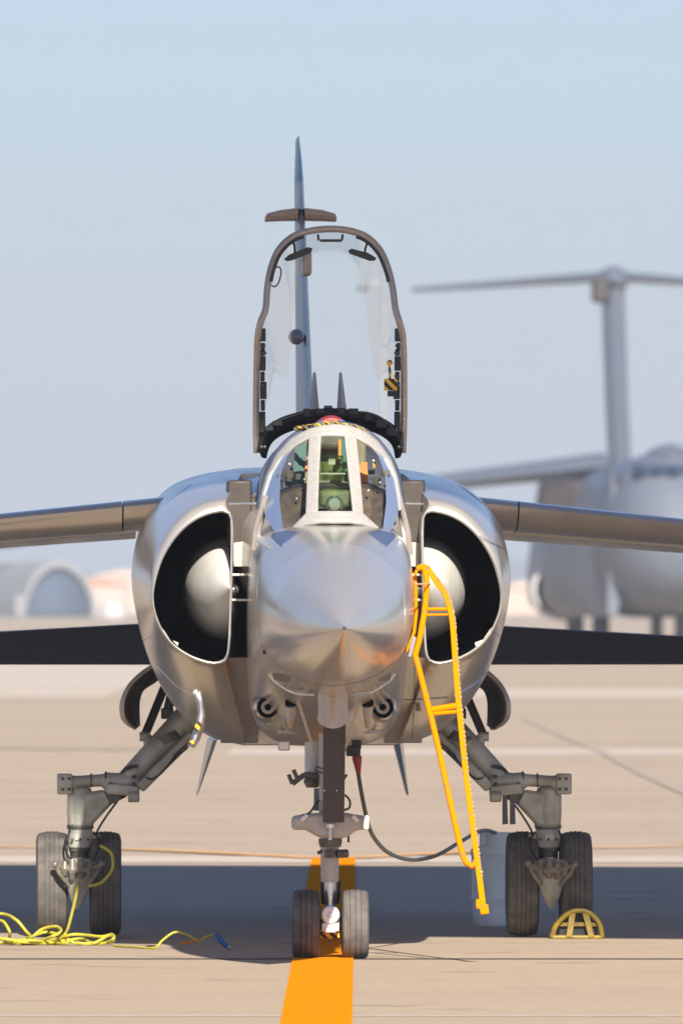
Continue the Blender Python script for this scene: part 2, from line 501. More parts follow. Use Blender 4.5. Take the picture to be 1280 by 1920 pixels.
mb = MB(); mb.tube([(0.0, -3.99, 1.724), (0, -3.90, 1.724), (0, -3.86, 1.724)], [.004, .009, .012], 12); mb.build('nose_probe', M['gear_dark'], jet)
# --- rear fuselage (envelope of body and intake trunks)
ENV = [(-.41, 1.090), (-.584, 1.134), (-.74, 1.25), (-.87, 1.435), (-.965, 1.69), (-1.012, 1.96), (-.985, 2.17), (-.92, 2.33), (-.80, 2.45), (-.64, 2.51), (-.43, 2.545)]
def env_ring(y, sx, zt, zb, dz=0):
    pts = spline([Vector((a, 0, b)) for a, b in ENV], 40)
    half = [Vector((-0.0, 0, 1.088))] + pts + [Vector((0, 0, 2.56))]
    full = half + [Vector((-p.x, 0, p.z)) for p in reversed(half[1:-1])]
    out = []
    for p in full:
        t = (p.z - 1.088) / (2.56 - 1.088)
        out.append(Vector((p.x * sx, y, lerp(zb, zt, t))))
    return out
ek = [(2.75, 1.0, 2.56, 1.088), (4.0, 1.0, 2.60, 1.07), (5.5, .97, 2.60, 1.08), (7.0, .88, 2.56, 1.13), (8.5, .74, 2.50, 1.22), (10, .60, 2.42, 1.34), (11.2, .48, 2.30, 1.46)]
mb = MB(); mb.loft([env_ring(a.x, b.x, a.y, a.z) for a, b in zip(spline([Vector((k[0], k[2], k[3])) for k in ek], 30), spline([Vector((k[1], 0, 0)) for k in ek], 30))])
mb.build('rear_fuselage', M['skin'], jet)
mb = MB(); mb.lathe([(11.15, .46), (11.5, .42), (11.52, .39), (11.2, .36)], (0, 0, 1.9), 'Y', 40); mb.build('exhaust_nozzle', M['gear_dark'], jet)
mb = MB(); mb.loft([sup(y, hw, top, 1.7, 3.2, 2) for y, hw, top in ((.70, .38, 2.25), (1.2, .46, 2.42), (1.8, .54, 2.51), (2.78, .62, 2.558))]); mb.build('shoulder_fairing', M['skin'], jet)
# --- dorsal spine
mb = MB()
mb.loft([sup(y, hw, top, 2.1) for y, hw, top in ((1.15, .36, 2.745), (1.6, .36, 2.765), (3, .34, 2.76), (5, .28, 2.74), (7, .2, 2.68), (9.5, .12, 2.55))])
mb.build('dorsal_spine', M['dark_navy'], jet)

# --- intakes
LIP = [(418, 957), (395, 961), (370, 971), (345, 989), (322, 1015), (303, 1048), (291, 1085), (286, 1118), (291, 1152), (306, 1186), (328, 1212), (357, 1231), (388, 1242), (408, 1244), (421, 1239)]
LIP_IN = [(421, 1239), (428, 1226), (430, 1200), (433, 1120), (435, 1000), (434, 972), (429, 961), (418, 957)]
YL = 0.9
def intake(side):
    fx = (lambda p: p) if side < 0 else (lambda p: Vector((-p.x, p.y, p.z)))
    it = MB(fx)
    lo = resample(spline([J(a, b, YL) for a, b in LIP], 160), 44); li = resample([J(a, b, YL) for a, b in LIP_IN], 26)
    lip = lo + li[1:-1]
    eo = resample(list(reversed(spline([Vector((a, 2.8, b)) for a, b in ENV], 60))), 44)
    ei = resample([Vector((-.41, 2.8, 1.09)), Vector((-.36, 2.8, 1.3)), Vector((-.36, 2.8, 2.3)), Vector((-.43, 2.8, 2.545))], 26)
    env = eo + ei[1:-1]
    cc = sum(lip, Vector()) / len(lip)
    blunt = []
    for k, p in enumerate(lip):
        d = p - cc; d.y = 0; up_ = min(1, max(0, d.z / .36)); d.normalize()
        blunt.append(d * ((.010 + .052 * up_ ** .8) if k < 44 else .004))
    rings = []
    for dy, f in ((0, 0), (.002, .22), (.007, .45), (.016, .68), (.030, .86), (.050, 1.0)):
        rings.append([Vector((p.x, YL + dy, p.z)) + q_ * f for p, q_ in zip(lip, blunt)])
    lip2 = [p + q_ for p, q_ in zip(lip, blunt)]
    for i in range(1, 22):
        t = i / 21
        e = 1 - (1 - t) ** 2.0
        tin = t ** 1.2
        y = lerp(YL + .05, 2.8, t)
        ring = []
        for k in range(len(lip)):
            w = e if k < 44 else tin
            q = lip2[k].lerp(env[k], w); q.y = y
            ring.append(q)
        rings.append(ring)
    it.loft(rings, cap=False)
    o = it.build('air_intake', M['skin'], jet)
    # rounded bright lip
    t_ = MB(fx); t_.tube(lip + [lip[0], lip[1]], 0.0065, 8, cap=False); t_.build('intake_lip', M['lip'], o)
    # duct: pale first hand's breadth, then dark
    c = sum(lip, Vector()) / len(lip)
    def dring(y, s):
        return [Vector((lerp(c.x, p.x, s), y, lerp(c.z, p.z, s))) for p in lip]
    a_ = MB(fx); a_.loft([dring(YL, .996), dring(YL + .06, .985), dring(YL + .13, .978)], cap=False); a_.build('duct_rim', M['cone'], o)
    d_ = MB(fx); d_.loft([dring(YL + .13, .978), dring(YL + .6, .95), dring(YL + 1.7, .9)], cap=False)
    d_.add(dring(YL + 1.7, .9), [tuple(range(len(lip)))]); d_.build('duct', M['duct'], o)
    dd_ = MB(fx); pts = [(297, 1170), (307, 1181), (319, 1199), (335, 1205), (331, 1219), (352, 1233), (330, 1217), (308, 1192)]  # pale thin plate low inside the duct mouth
    dd_.prism([J(a_1, b_1, YL + .12) for a_1, b_1 in pts], [J(a_1, b_1, YL + .16) for a_1, b_1 in pts]); dd_.build('duct_patch', M['cone'], o)
    # half shock cone against the inner wall
    ap = J(431, 1103, YL - .12); prof = []
    s_ = MB(fx)
    for y, r in ((0, .004), (.10, .06), (.25, .135), (.42, .205), (.58, .243), (.75, .258), (1.1, .262)):
        ring = []
        for k in range(33):
            t = math.pi / 2 + math.pi * k / 32
            ring.append(Vector((ap.x + r * 0.92 * math.cos(t), ap.y + y, ap.z + r * 1.07 * math.sin(t))))
        prof.append(ring)
    s_.loft(prof, closed=True, cap=True)
    s_.build('shock_cone', M['cone'], o)
    # boundary layer diverter: upper brown block, pale wedge, dark slots and two struts
    q = MB(fx); a = J(449, 1000, 1.25); q.box((a.x, 1.45, a.z + .10), (.13, .5, .36)); q.build('diverter_fairing', M['brown_fairing'], o, bevel=.012)
    q = MB(fx)
    q.prism([J(438, 1018, 1.1), J(462, 1014, 1.1), J(456, 1062, 1.1), J(438, 1062, 1.1)], [J(438, 1018, 1.4), J(462, 1014, 1.4), J(456, 1062, 1.4), J(438, 1062, 1.4)])
    q.build('diverter_wedge', M['frame_paint'], o)
    q = MB(fx); a = J(449, 1100, 1.5); q.box((a.x, 1.5, a.z), (.13, .3, .24)); q.build('bleed_slot', M['duct'], o)
    for yy in (1078, 1125):
        q = MB(fx); q.tube([J(432, yy, 1.0), J(468, yy, 1.0)], .007, 8); q.build('strut', M['lip'], o)
    q = MB(fx); a = J(449, 1106, 1.15); q.ball((a.x - .03, 1.2, a.z), .028, 8); q.build('sensor', M['steel'], o)
    q = MB(fx); x0, x1 = -.54, -.34
    q.prism([Vector((x0, 1.02, 1.56)), Vector((x0, 1.5, 1.34)), Vector((x0, 2.7, 1.095)), Vector((x0, 2.7, 1.6))], [Vector((x1, 1.02, 1.56)), Vector((x1, 1.5, 1.34)), Vector((x1, 2.7, 1.095)), Vector((x1, 2.7, 1.6))])
    q.build('lower_diverter', M['skin'], o, smooth=60)
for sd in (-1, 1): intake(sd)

# --- wings
def wing(side):
    fx = (lambda p: p) if side < 0 else (lambda p: Vector((-p.x, p.y, p.z)))
    prof_t = [(0, -.034), (.003, -.022), (.010, -.012), (.03, -.004), (.08, 0.0), (.3, 0.0), (.55, -.008), (.78, -.045)]
    prof_b = [(.78, -.140), (.5, -.158), (.25, -.164), (.13, -.156), (.06, -.128), (.03, -.096), (.012, -.066), (.003, -.046)]
    def sec(ax, scale=1.0, prof=None):
        t = (ax - .85) / 3.35
        le = lerp(2.55, 6.0, t); te = lerp(6.2, 7.45, t); zt = 2.41 - .096 * (ax - .95)
        th = lerp(1.05, .6, t)
        return [Vector((-ax, lerp(le, te, c), zt + z * th)) for c, z in prof]
    main = MB(fx)
    xs = [.80, 1.06]
    main.loft([sec(a, prof=prof_t + prof_b) for a in xs])
    o = main.build('wing', M['skin'], jet)
    ow = MB(fx); ow.loft([sec(a, prof=prof_t + prof_b) for a in (1.068, 1.6, 2.4, 3.4, 4.15)]); ow.build('outer_wing', M['skin'], o)
    fl = [(.785, -.047), (.9, -.100), (1.0, -.186), (1.0, -.192), (.9, -.179), (.785, -.163)]
    f = MB(fx); f.loft([sec(a, prof=fl) for a in (.98, 1.8, 2.9)]); f.build('flap', M['skin'], o)
    ai = MB(fx); ai.loft([sec(a, prof=[(.785, -.047), (1.0, -.075), (1.0, -.085), (.785, -.140)]) for a in (2.92, 4.12)]); ai.build('aileron', M['skin'], o)
    # tailplane, trailing edge drooped
    tp = MB(fx)
    def tsec(ax):
        t = (ax - .4) / 1.9
        le = Vector((-ax, lerp(8.9, 10.3, t), lerp(1.755, 1.645, t))); te = Vector((-ax, lerp(10.6, 11.0, t), 1.485))
        out = []
        for c, w in ((0, 0), (.03, .012), (.2, .028), (.5, .034), (.8, .018), (1, .003)): out.append(le.lerp(te, c) + Vector((0, .0, w)))
        for c, w in ((1, -.003), (.8, -.012), (.5, -.022), (.2, -.02), (.03, -.010)): out.append(le.lerp(te, c) + Vector((0, 0, w)))
        return out
    tp.loft([tsec(a) for a in (.4, 1.0, 1.7, 2.3)]); tp.build('tailplane', M['tail_dark'], jet)
    vf = MB(fx)
    a0 = J(396, 1385, 8.6); a1 = J(370, 1492, 8.6)
    vf.loft([[Vector((a0.x - .030, 8.0, a0.z)), Vector((a0.x, 7.6, a0.z)), Vector((a0.x + .030, 8.0, a0.z)), Vector((a0.x, 9.8, a0.z))],
             [Vector((a1.x - .006, 8.95, a1.z)), Vector((a1.x, 8.8, a1.z)), Vector((a1.x + .006, 8.95, a1.z)), Vector((a1.x, 9.6, a1.z))]])
    vf.build('ventral_fin', M['skin'], jet, smooth=10)
for sd in (-1, 1): wing(sd)

# --- fin
def fin_sec(z, y0, y1, th):
    return [Vector((x, lerp(y0, y1, c), z)) for c, x in ((0, 0), (.03, -th*.35), (.15, -th*.8), (.4, -th), (.75, -th*.55), (1, -.004), (1, .004), (.75, th*.55), (.4, th), (.15, th*.8), (.03, th*.35))]
fz = [(2.45, 5.6, 10.6, .055), (2.9, 6.6, 10.7, .046), (3.5, 7.9, 10.9, .038), (4.32, 9.65, 11.15, .026)]
mb = MB(); mb.loft([fin_sec(*a) for a in fz]); fin = mb.build('fin', M['fin_paint'], jet)
mb = MB(); mb.loft([fin_sec(*a) for a in ((4.322, 9.655, 11.15, .026), (4.45, 9.93, 11.2, .020), (4.60, 10.3, 11.24, .006))]); mb.build('fin_tip', M['blue_tip'], fin)
mb = MB(); a = J(577, 494, 7.95); mb.box((0.012, 8.2, a.z), (.052, .5, .125)); mb.build('fin_fairing', M['tan'], fin, bevel=.012)
mb = MB(); a = J(556, 631, 7.5); mb.lathe([(-.14, .012), (-.12, .034), (.0, .045), (.15, .03), (.2, .01)], (a.x, 7.6, a.z), 'Y', 20); mb.tube([(a.x, 7.6, a.z), (0, 7.7, a.z)], .012); mb.build('fin_light', M['transport'], fin)
for s_ in (-1, 1):
    mb = MB()
    def cs(ax, y0, y1, zt, zb): return [Vector((s_*ax, y0, lerp(zt, zb, .45))), Vector((s_*ax, y0 + .03, zt)), Vector((s_*ax, y1, zt - .006)), Vector((s_*ax, y1, zb)), Vector((s_*ax, y0 + .03, zb))]
    mb.loft([cs(.018, 9.25, 9.75, 4.150, 4.085), cs(.12, 9.32, 9.75, 4.140, 4.083), cs(.195, 9.40, 9.75, 4.122, 4.080), cs(.208, 9.44, 9.74, 4.108, 4.078)])
    mb.build('fin_antenna', M['tan'], fin, bevel=.004)
    mb = MB(); a = J(615 + s_*25, 735, 2.0)
    b0 = J(615 + s_*26, 782, 2.0); b1 = J(615 + s_*24.5, 697, 2.0)
    mb.loft([[Vector((b0.x - .030, 2.0, b0.z)), Vector((b0.x, 1.95, b0.z)), Vector((b0.x + .030, 2.0, b0.z)), Vector((b0.x, 2.4, b0.z))],
             [Vector((b1.x - .007, 2.2, b1.z)), Vector((b1.x, 2.18, b1.z)), Vector((b1.x + .007, 2.2, b1.z)), Vector((b1.x, 2.35, b1.z))]])
    mb.build('blade_antenna', M['frame_paint'], jet, smooth=10)

# --- windscreen
def WS(px, py, off=0.0):
    y = -1.02 + (982 - py) / 179 * 0.72 + 0.50 * ((px - 627) / 125) ** 2 + off
    return J(px, py, y)
def wstrip(mb, A, B, n=28, m=5, off=0.0):
    A2 = resample([Vector((a[0], a[1], 0)) for a in A], n); B2 = resample([Vector((b[0], b[1], 0)) for b in B], n)
    rows = []
    for j in range(m):
        rows.append([WS(*(A2[i].lerp(B2[i], j / (m - 1)))[:2], off) for i in range(n)])
    return mb.loft(rows, closed=False, cap=False)
arch_o = [(487, 955), (491, 930), (502, 890), (520, 853), (546, 824), (578, 806), (604, 799), (628, 797), (652, 799), (678, 807), (706, 828), (731, 862), (744, 895), (750, 930), (753, 955)]
arch_i = [(491, 957), (495, 931), (507, 892), (528, 858), (555, 836), (580, 822), (602, 818), (625, 817), (645, 818), (667, 822), (693, 836), (721, 859), (739, 894), (746, 931), (749, 957)]
mb = MB()
wstrip(mb, arch_o, arch_i, 50, 4)
wstrip(mb, [(580, 821), (577, 890), (574, 966)], [(602, 817), (598, 890), (595.5, 962)])
wstrip(mb, [(645, 817), (653, 890), (661, 962)], [(667, 821), (674, 890), (680, 966)])
wstrip(mb, [(548, 991), (574, 964), (595, 960), (661, 960), (680, 964), (708, 990)], [(548, 994), (575, 985), (600, 980), (655, 980), (680, 984), (708, 993)], 30, 4)
wf = mb.build('windscreen_frame', M['frame_paint'], jet, solid=.014, bevel=.002)
pl = MB(); wstrip(pl, [(580, 822), (577, 870), (575, 920), (574, 966), (550, 991)], [(555, 836), (540, 852), (526, 890), (524, 940), (531, 995)], 24, 8, .004)
pl.build('side_pane', M['glass'], wf)
pr = MB(); wstrip(pr, [(667, 822), (672, 870), (676, 920), (680, 966), (706, 990)], [(693, 836), (708, 852), (722, 890), (724, 940), (717, 995)], 24, 8, .004)
pr.build('side_pane', M['glass'], wf)
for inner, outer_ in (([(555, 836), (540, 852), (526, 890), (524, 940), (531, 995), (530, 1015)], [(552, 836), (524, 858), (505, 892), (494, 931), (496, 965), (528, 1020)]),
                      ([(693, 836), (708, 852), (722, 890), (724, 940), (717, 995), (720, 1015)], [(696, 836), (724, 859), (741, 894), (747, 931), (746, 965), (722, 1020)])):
    q = MB(); wstrip(q, inner, outer_, 24, 8, .004); q.build('sky_reflection_pane', M['sky_reflection_blue'], wf)  # outer strip of the side glass, sky reflection put into its colour
pc = MB(); wstrip(pc, [(602, 818), (598, 890), (595.5, 960)], [(645, 818), (653, 890), (661, 960)], 12, 6, .006)
pc.build('front_pane', M['green_glass'], wf)
# rivets along the bars
rv = MB()
for (x0, y0, x1, y1, n) in ((589, 825, 583, 962, 17), (594, 825, 590, 955, 17), (653, 825, 668, 955, 17), (660, 825, 674, 962, 17), (590, 970, 668, 970, 11), (555, 836-9, 600, 809, 7), (655, 809, 700, 827, 7)):
    for i in range(n):
        t = i / (n - 1); p = WS(lerp(x0, x1, t), lerp(y0, y1, t), -.010)
        rv.ball(p, .0032, 4)
rv.each('rivet', M['gear_dark'], wf)
# sill rails beside the windscreen
for sgn, pts in ((-1, [(498, 930), (490, 958), (480, 990), (476, 1030)]), (1, [(747, 930), (756, 965), (764, 1000), (768, 1040)])):
    q = MB(); q.tube([J(a, b, -.35 + (b - 930) * .0008) for a, b in pts], .016, 8); q.build('canopy_sill', M['canopy_paint'], jet)
    q = MB(); q.tube([J(a + sgn*-7, b, -.30) for a, b in pts], .010, 8); q.build('seal', M['lip'], jet)
# rear bulkhead arch behind the windscreen
q = MB(); outer = [J(a, b, .05) for a, b in arch_o]
q.tube([p + Vector((0, .06, 0)) for p in spline(outer, 40)], .022, 8, cap=True); q.build('cockpit_arch', M['dark_navy'], jet)

# --- cockpit
ck = MB()
ck.prism([J(505, 985, -.45), J(505, 935, -.35), J(560, 915, -.3), J(690, 915, -.3), J(742, 935, -.35), J(742, 985, -.45)],
         [J(505, 985, .1), J(505, 925, .1), J(560, 905, .1), J(690, 905, .1), J(742, 925, .1), J(742, 985, .1)])
dash = ck.build('instrument_panel', M['cockpit_brown'], jet, bevel=.01)
q = MB(); q.box(J(627, 935, -.62), (.16, .2, .09)); q.build('panel_hood', M['olive'], dash, bevel=.02)
q = MB(); q.lathe([(-.02, .03), (.0, .045), (.12, .05)], J(627, 945, -.78), 'Y', 20); q.build('projector_lens', M['steel'], dash)
hud = MB()
for a, b in (((600, 900), (604, 856)), ((648, 900), (641, 856)), ((604, 856), (641, 856))):
    hud.tube([J(*a, -.5), J(*b, -.45)], .006, 6)
hud = hud.build('head_up_display', M['hud_glass'], jet)
q = MB(); q.add([J(603, 900, -.5), J(646, 900, -.5), J(640, 856, -.42), J(605, 856, -.42)], [(0, 1, 2, 3)]); q.build('combiner_glass', M['hud_glass'], hud, solid=.006)
q = MB(); q.box(J(624, 888, -.5), (.13, .02, .008)); q.box(J(622, 866, -.44), (.035, .02, .03)); q.each('combiner_bracket', M['lip'], hud)
seat = MB(); seat.box(J(625, 893, .75), (.34, .16, .46)); seat = seat.build('ejection_seat', M['olive'], jet, bevel=.02)
q = MB(); q.box(J(622, 824, .62), (.24, .14, .11)); q.build('headrest', M['cockpit_brown'], seat, bevel=.03)
q = MB(); q.lathe([(-.09, .02), (-.08, .085), (0.08, .10), (.1, .03)], J(621, 814, .7), 'Y', 24); q.build('seat_parachute_cover', M['red'], seat)
q = MB(); q.tube(spline([J(576, 812, .64), J(595, 797, .64), J(621, 790, .64), J(645, 795, .64), J(660, 806, .64)], 20), .016, 8); q.build('seat_crown', M['blue_plastic'], seat)
for pts in ([(553, 838), (575, 828), (571, 905), (549, 908)], [(636, 822), (646, 824), (653, 905), (640, 900)]):
    q = MB(); q.prism([J(a, b, .1) for a, b in pts], [J(a, b, .5) for a, b in pts]); q.build('seat_side', M['teal'], seat)
for pts in ([(573, 866), (579, 850), (578, 885), (571, 885)], [(674, 868), (688, 866), (690, 905), (675, 908)], [(640, 824), (634, 824), (634, 860), (639, 860)]):
    q = MB(); q.prism([J(a, b, .08) for a, b in pts], [J(a, b, .16) for a, b in pts]); q.build('seat_pad', M['orange'], seat)
q = MB()
for _ in range(46):
    sx = random.choice((-1, 1)); a = J(625 + sx * random.uniform(58, 105), random.uniform(870, 975), random.uniform(-.35, .3))
    q.box(a, (random.uniform(.01, .05), .03, random.uniform(.01, .05)))
q.each('side_console', [M['gear_dark']], jet, bevel=.003)
q = MB()
for a, b in ((543, 870), (556, 935), (700, 864), (712, 905), (690, 920), (640, 935), (571, 899)):
    q.ball(J(a, b, -.40), .008, 5)
q.each('switch', M['lip'], jet)
q = MB(); q.box(J(701, 868, -.2), (.012, .02, .05)); q.box(J(640, 950, -.6), (.05, .02, .02)); q.each('placard', M['stripe'], jet)

# --- canopy, raised on its rear hinge
def CY(py): return 1.35 - (848 - py) / 248 * 0.40 if py >= 600 else 0.95 + (600 - py) / 175 * 0.14
can_o = [(476, 849), (475, 790), (476, 700), (478, 632), (484, 602), (493, 578), (496, 540), (503, 502), (518, 466), (545, 440), (580, 428), (620, 424), (658, 428), (690, 440), (716, 466), (732, 502), (741, 540), (746, 578), (753, 602), (760, 632), (762, 700), (762, 790), (760, 849)]
co = spline([Vector((a, b, 0)) for a, b in can_o], 90)
def inset(pts, w):
    out = []
    for i, p in enumerate(pts):
        d = (pts[min(i+1, len(pts)-1)] - pts[max(i-1, 0)]).normalized()
        out.append(p + Vector((-d.y, d.x, 0)) * w)
    return out
ci = inset(co, 10)
if abs(ci[45].y - 424) > 5 and ci[45].y < 424: ci = inset(co, -10)
mb = MB(); mb.loft([[J(p.x, p.y, CY(p.y)) for p in co], [J(lerp(p.x, q.x, .5), lerp(p.y, q.y, .5), CY(p.y) - .012) for p, q in zip(co, ci)], [J(q.x, q.y, CY(p.y) + .004) for p, q in zip(co, ci)]], closed=False, cap=False)
canopy = mb.build('canopy', M['canopy_paint'], jet, solid=.016, bevel=.004)
rear = [(488, 842), (494, 822), (506, 806), (532, 791), (572, 780), (620, 775), (668, 780), (708, 791), (735, 806), (747, 822), (752, 842)]
rc = spline([Vector((a, b, 0)) for a, b in rear], 60)
mb = MB()
mb.loft([[J(p.x, p.y - 6, 1.28) for p in rc], [J(p.x, p.y + 3, 1.25) for p in rc], [J(lerp(p.x, 620, .05), p.y + 17, 1.30) for p in rc]], closed=False, cap=False)
mb.build('canopy_rear_frame', M['black'], canopy, solid=.03)
q = MB()
for a, b in ((505, 801), (520, 791), (575, 771), (600, 768), (640, 768), (662, 769), (690, 779), (715, 791), (735, 806)):
    q.box(J(a, b + 3, 1.2), (random.uniform(.03, .06), .05, random.uniform(.025, .045)))
q.each('hinge_fitting', M['black'], canopy, bevel=.005)
q = MB(); q.tube(spline([J(498, 812, 1.2), J(512, 794, 1.2), J(540, 782, 1.2), J(575, 772, 1.2)], 16), .005, 6); q.tube(spline([J(668, 772, 1.2), J(690, 774, 1.2), J(715, 784, 1.2), J(742, 808, 1.2)], 16), .005, 6); q.each('hinge_cable', M['gear_dark'], canopy)
q = MB(); q.box(J(615, 771, 1.3), (.045, .05, .06)); q.build('hinge_block', M['gear_dark'], canopy, bevel=.006)
n_ = 60
ia = resample([Vector((q.x, q.y, 0)) for q in ci], n_); ra = resample([Vector((p.x, p.y, 0)) for p in rc], n_)
rows = []
for j in range(14):
    t = j / 13
    rows.append([J(lerp(a.x, b.x, t), lerp(a.y, b.y, t), lerp(CY(a.y), 1.3, t) + 0.9 * t * (1 - t) * math.sin(math.pi * i / (n_ - 1))) for i, (a, b) in enumerate(zip(ia, ra))])
mb = MB(); mb.loft(rows, closed=False, cap=False); mb.build('canopy_glass', M['canopy_glass'], canopy)
for pts, st in (([(532, 486), (542, 477), (578, 463), (586, 466), (583, 474), (548, 488), (538, 490)], [(553, 478), (552, 462), (549, 452)]),
                ([(652, 470), (659, 466), (690, 474), (706, 484), (702, 489), (692, 489), (656, 476)], [(683, 477), (685, 465), (688, 455)])):
    q = MB(); q.prism([J(a, b, .93) for a, b in pts], [J(a, b, .97) for a, b in pts]); q.tube([J(a, b, .97) for a, b in st], .007, 6); q.build('mirror', M['black'], canopy, bevel=.004)
q = MB(); q.box(J(620, 451, .95), (.115, .025, .014)); q.tube([J(596, 440, .97), J(597, 450, .95)], .006, 6); q.tube([J(642, 440, .97), J(641, 450, .95)], .006, 6); q.build('grab_handle', M['black'], canopy)
q = MB()
for part in (ci[26:40], ci[50:64]):
    q.tube([J(p.x, p.y + 3, .97) for p in part], .009, 6)
q.each('canopy_seal', M['black'], canopy)
q = MB(); q.tube(spline([J(514, 505, .95), J(522, 500, .95), J(527, 508, .95), J(523, 528, .95), J(516, 537, .95), J(508, 535, .95)], 24), .0042, 6); q.build('wire_loop', M['gear_dark'], canopy)
for sgn, x in ((-1, 493), (1, 745)):
    q = MB()
    for y0, y1, w in ((616, 640, 12), (643, 655, 8), (655, 667, 9), (668, 695, 11), (697, 715, 8), (716, 748, 12), (750, 770, 8), (772, 812, 11), (812, 842, 13)):
        a = J(x + random.uniform(-2, 2), (y0 + y1) / 2, CY((y0 + y1) / 2) + .03); s = 350
        q.box(a, (w / s, .05, (y1 - y0) / s))
    q.each('latch_rail', M['black'], canopy, bevel=.004)
    q = MB()
    for _ in range(9): q.ball(J(x + random.uniform(-4, 4), random.choice((648, 662, 705, 722, 806, 838)), 1.05), .009, 5)
    q.each('latch_fitting', M['gear_dark'], canopy)
q = MB(); q.ball(J(730, 680, .98), .015, 8); q.tube([J(730, 682, .98), J(731, 712, .98)], .007, 8); q.box(J(732, 721, .98), (.068, .03, .062)); q.build('canopy_release_handle', M['stripe'], canopy, bevel=.006)
q = MB(); q.box(J(734, 738, 1.0), (.045, .03, .03)); q.build('handle_bracket', M['black'], canopy)

from mathutils.bvhtree import BVHTree
def bvh_of(names):
    vs = []; fs = []
    for ob in list(bpy.data.objects):
        if ob.type == 'MESH' and ob.name.split('.')[0] in names:
            o = len(vs); vs += [v.co.copy() for v in ob.data.vertices]; fs += [[i + o for i in p.vertices] for p in ob.data.polygons]
    return BVHTree.FromPolygons(vs, fs)
BODY = bvh_of(('forward_fuselage', 'air_intake', 'lower_diverter', 'radome', 'rear_fuselage'))
def skin_y(px, py):
    """depth of the jet's skin at a measured spot"""
    a = J(px, py, -15); b = J(px, py, 8)
    h = BODY.ray_cast(a, (b - a).normalized())
    return h[0].y if h[0] else None
def seam(px_pts, r=.0022, m='gear_dark', name='panel_seam', n=30):
    pts = spline([Vector((a, b, 0)) for a, b in px_pts], n)
    pts = [J(p.x, p.y, skin_y(p.x, p.y) - .001) for p in pts if skin_y(p.x, p.y) is not None]
    if len(pts) < 3: return
    runs = [[pts[0]]]
    for a, b in zip(pts, pts[1:]):
        if (b - a).length > .45: runs.append([])
        runs[-1].append(b)
    q = MB()
    for rn in runs:
        if len(rn) > 1: q.tube(rn, r, 6)
    q.each(name, M[m], jet)
for sgn in (-1, 1):            # dark anti glare corner under each side pane
    c = 625
    A = resample([Vector((c + sgn*x, y, 0)) for x, y in ((117, 1006), (108, 1016), (98, 1025))], 9)
    B = resample([Vector((c + sgn*x, y, 0)) for x, y in ((112, 1000), (88, 995), (64, 998))], 9)
    q = MB(); rows = []
    for j in range(7):
        row = []
        for i in range(9):
            p = A[i].lerp(B[i], j / 6); yy = skin_y(p.x, p.y)
            while yy is None or yy > .2: p.y += 1.5; yy = skin_y(p.x, p.y)
            row.append(J(p.x, p.y, yy - .006))
        rows.append(row)
    q.loft(rows, closed=False, cap=False); q.build('windscreen_skirt', M['skirt_blue'], wf, solid=.004)
seam([(508, 1236), (540, 1262), (580, 1279), (625, 1285), (670, 1279), (712, 1262), (742, 1238)])
for mir in (False, True):
    mx = (lambda pts: [(1218 - a - (b - 1100) * 0, b) for a, b in pts]) if mir else (lambda pts: pts)
    seam(mx([(360, 908), (336, 926), (308, 948)]))
    seam(mx([(330, 1000), (296, 1018), (272, 1030)]), .0016)
    seam(mx([(296, 1248), (330, 1284), (368, 1304)]), .006, 'lip', 'bare_strip')
    seam(mx([(378, 1308), (420, 1311), (462, 1312)]), .0018)
    seam(mx([(441, 1248), (442, 1310), (446, 1386)]), .0016)
    seam(mx([(300, 1180), (278, 1196), (262, 1205)]), .0016)
seam([(486, 1060), (482, 1110), (480, 1160), (487, 1215)], .0018, 'lip')
seam([(752, 1060), (757, 1110), (759, 1160), (753, 1215)], .0018, 'lip')
seam([(545, 1120), (560, 1150), (600, 1172)], .0009) if False else None
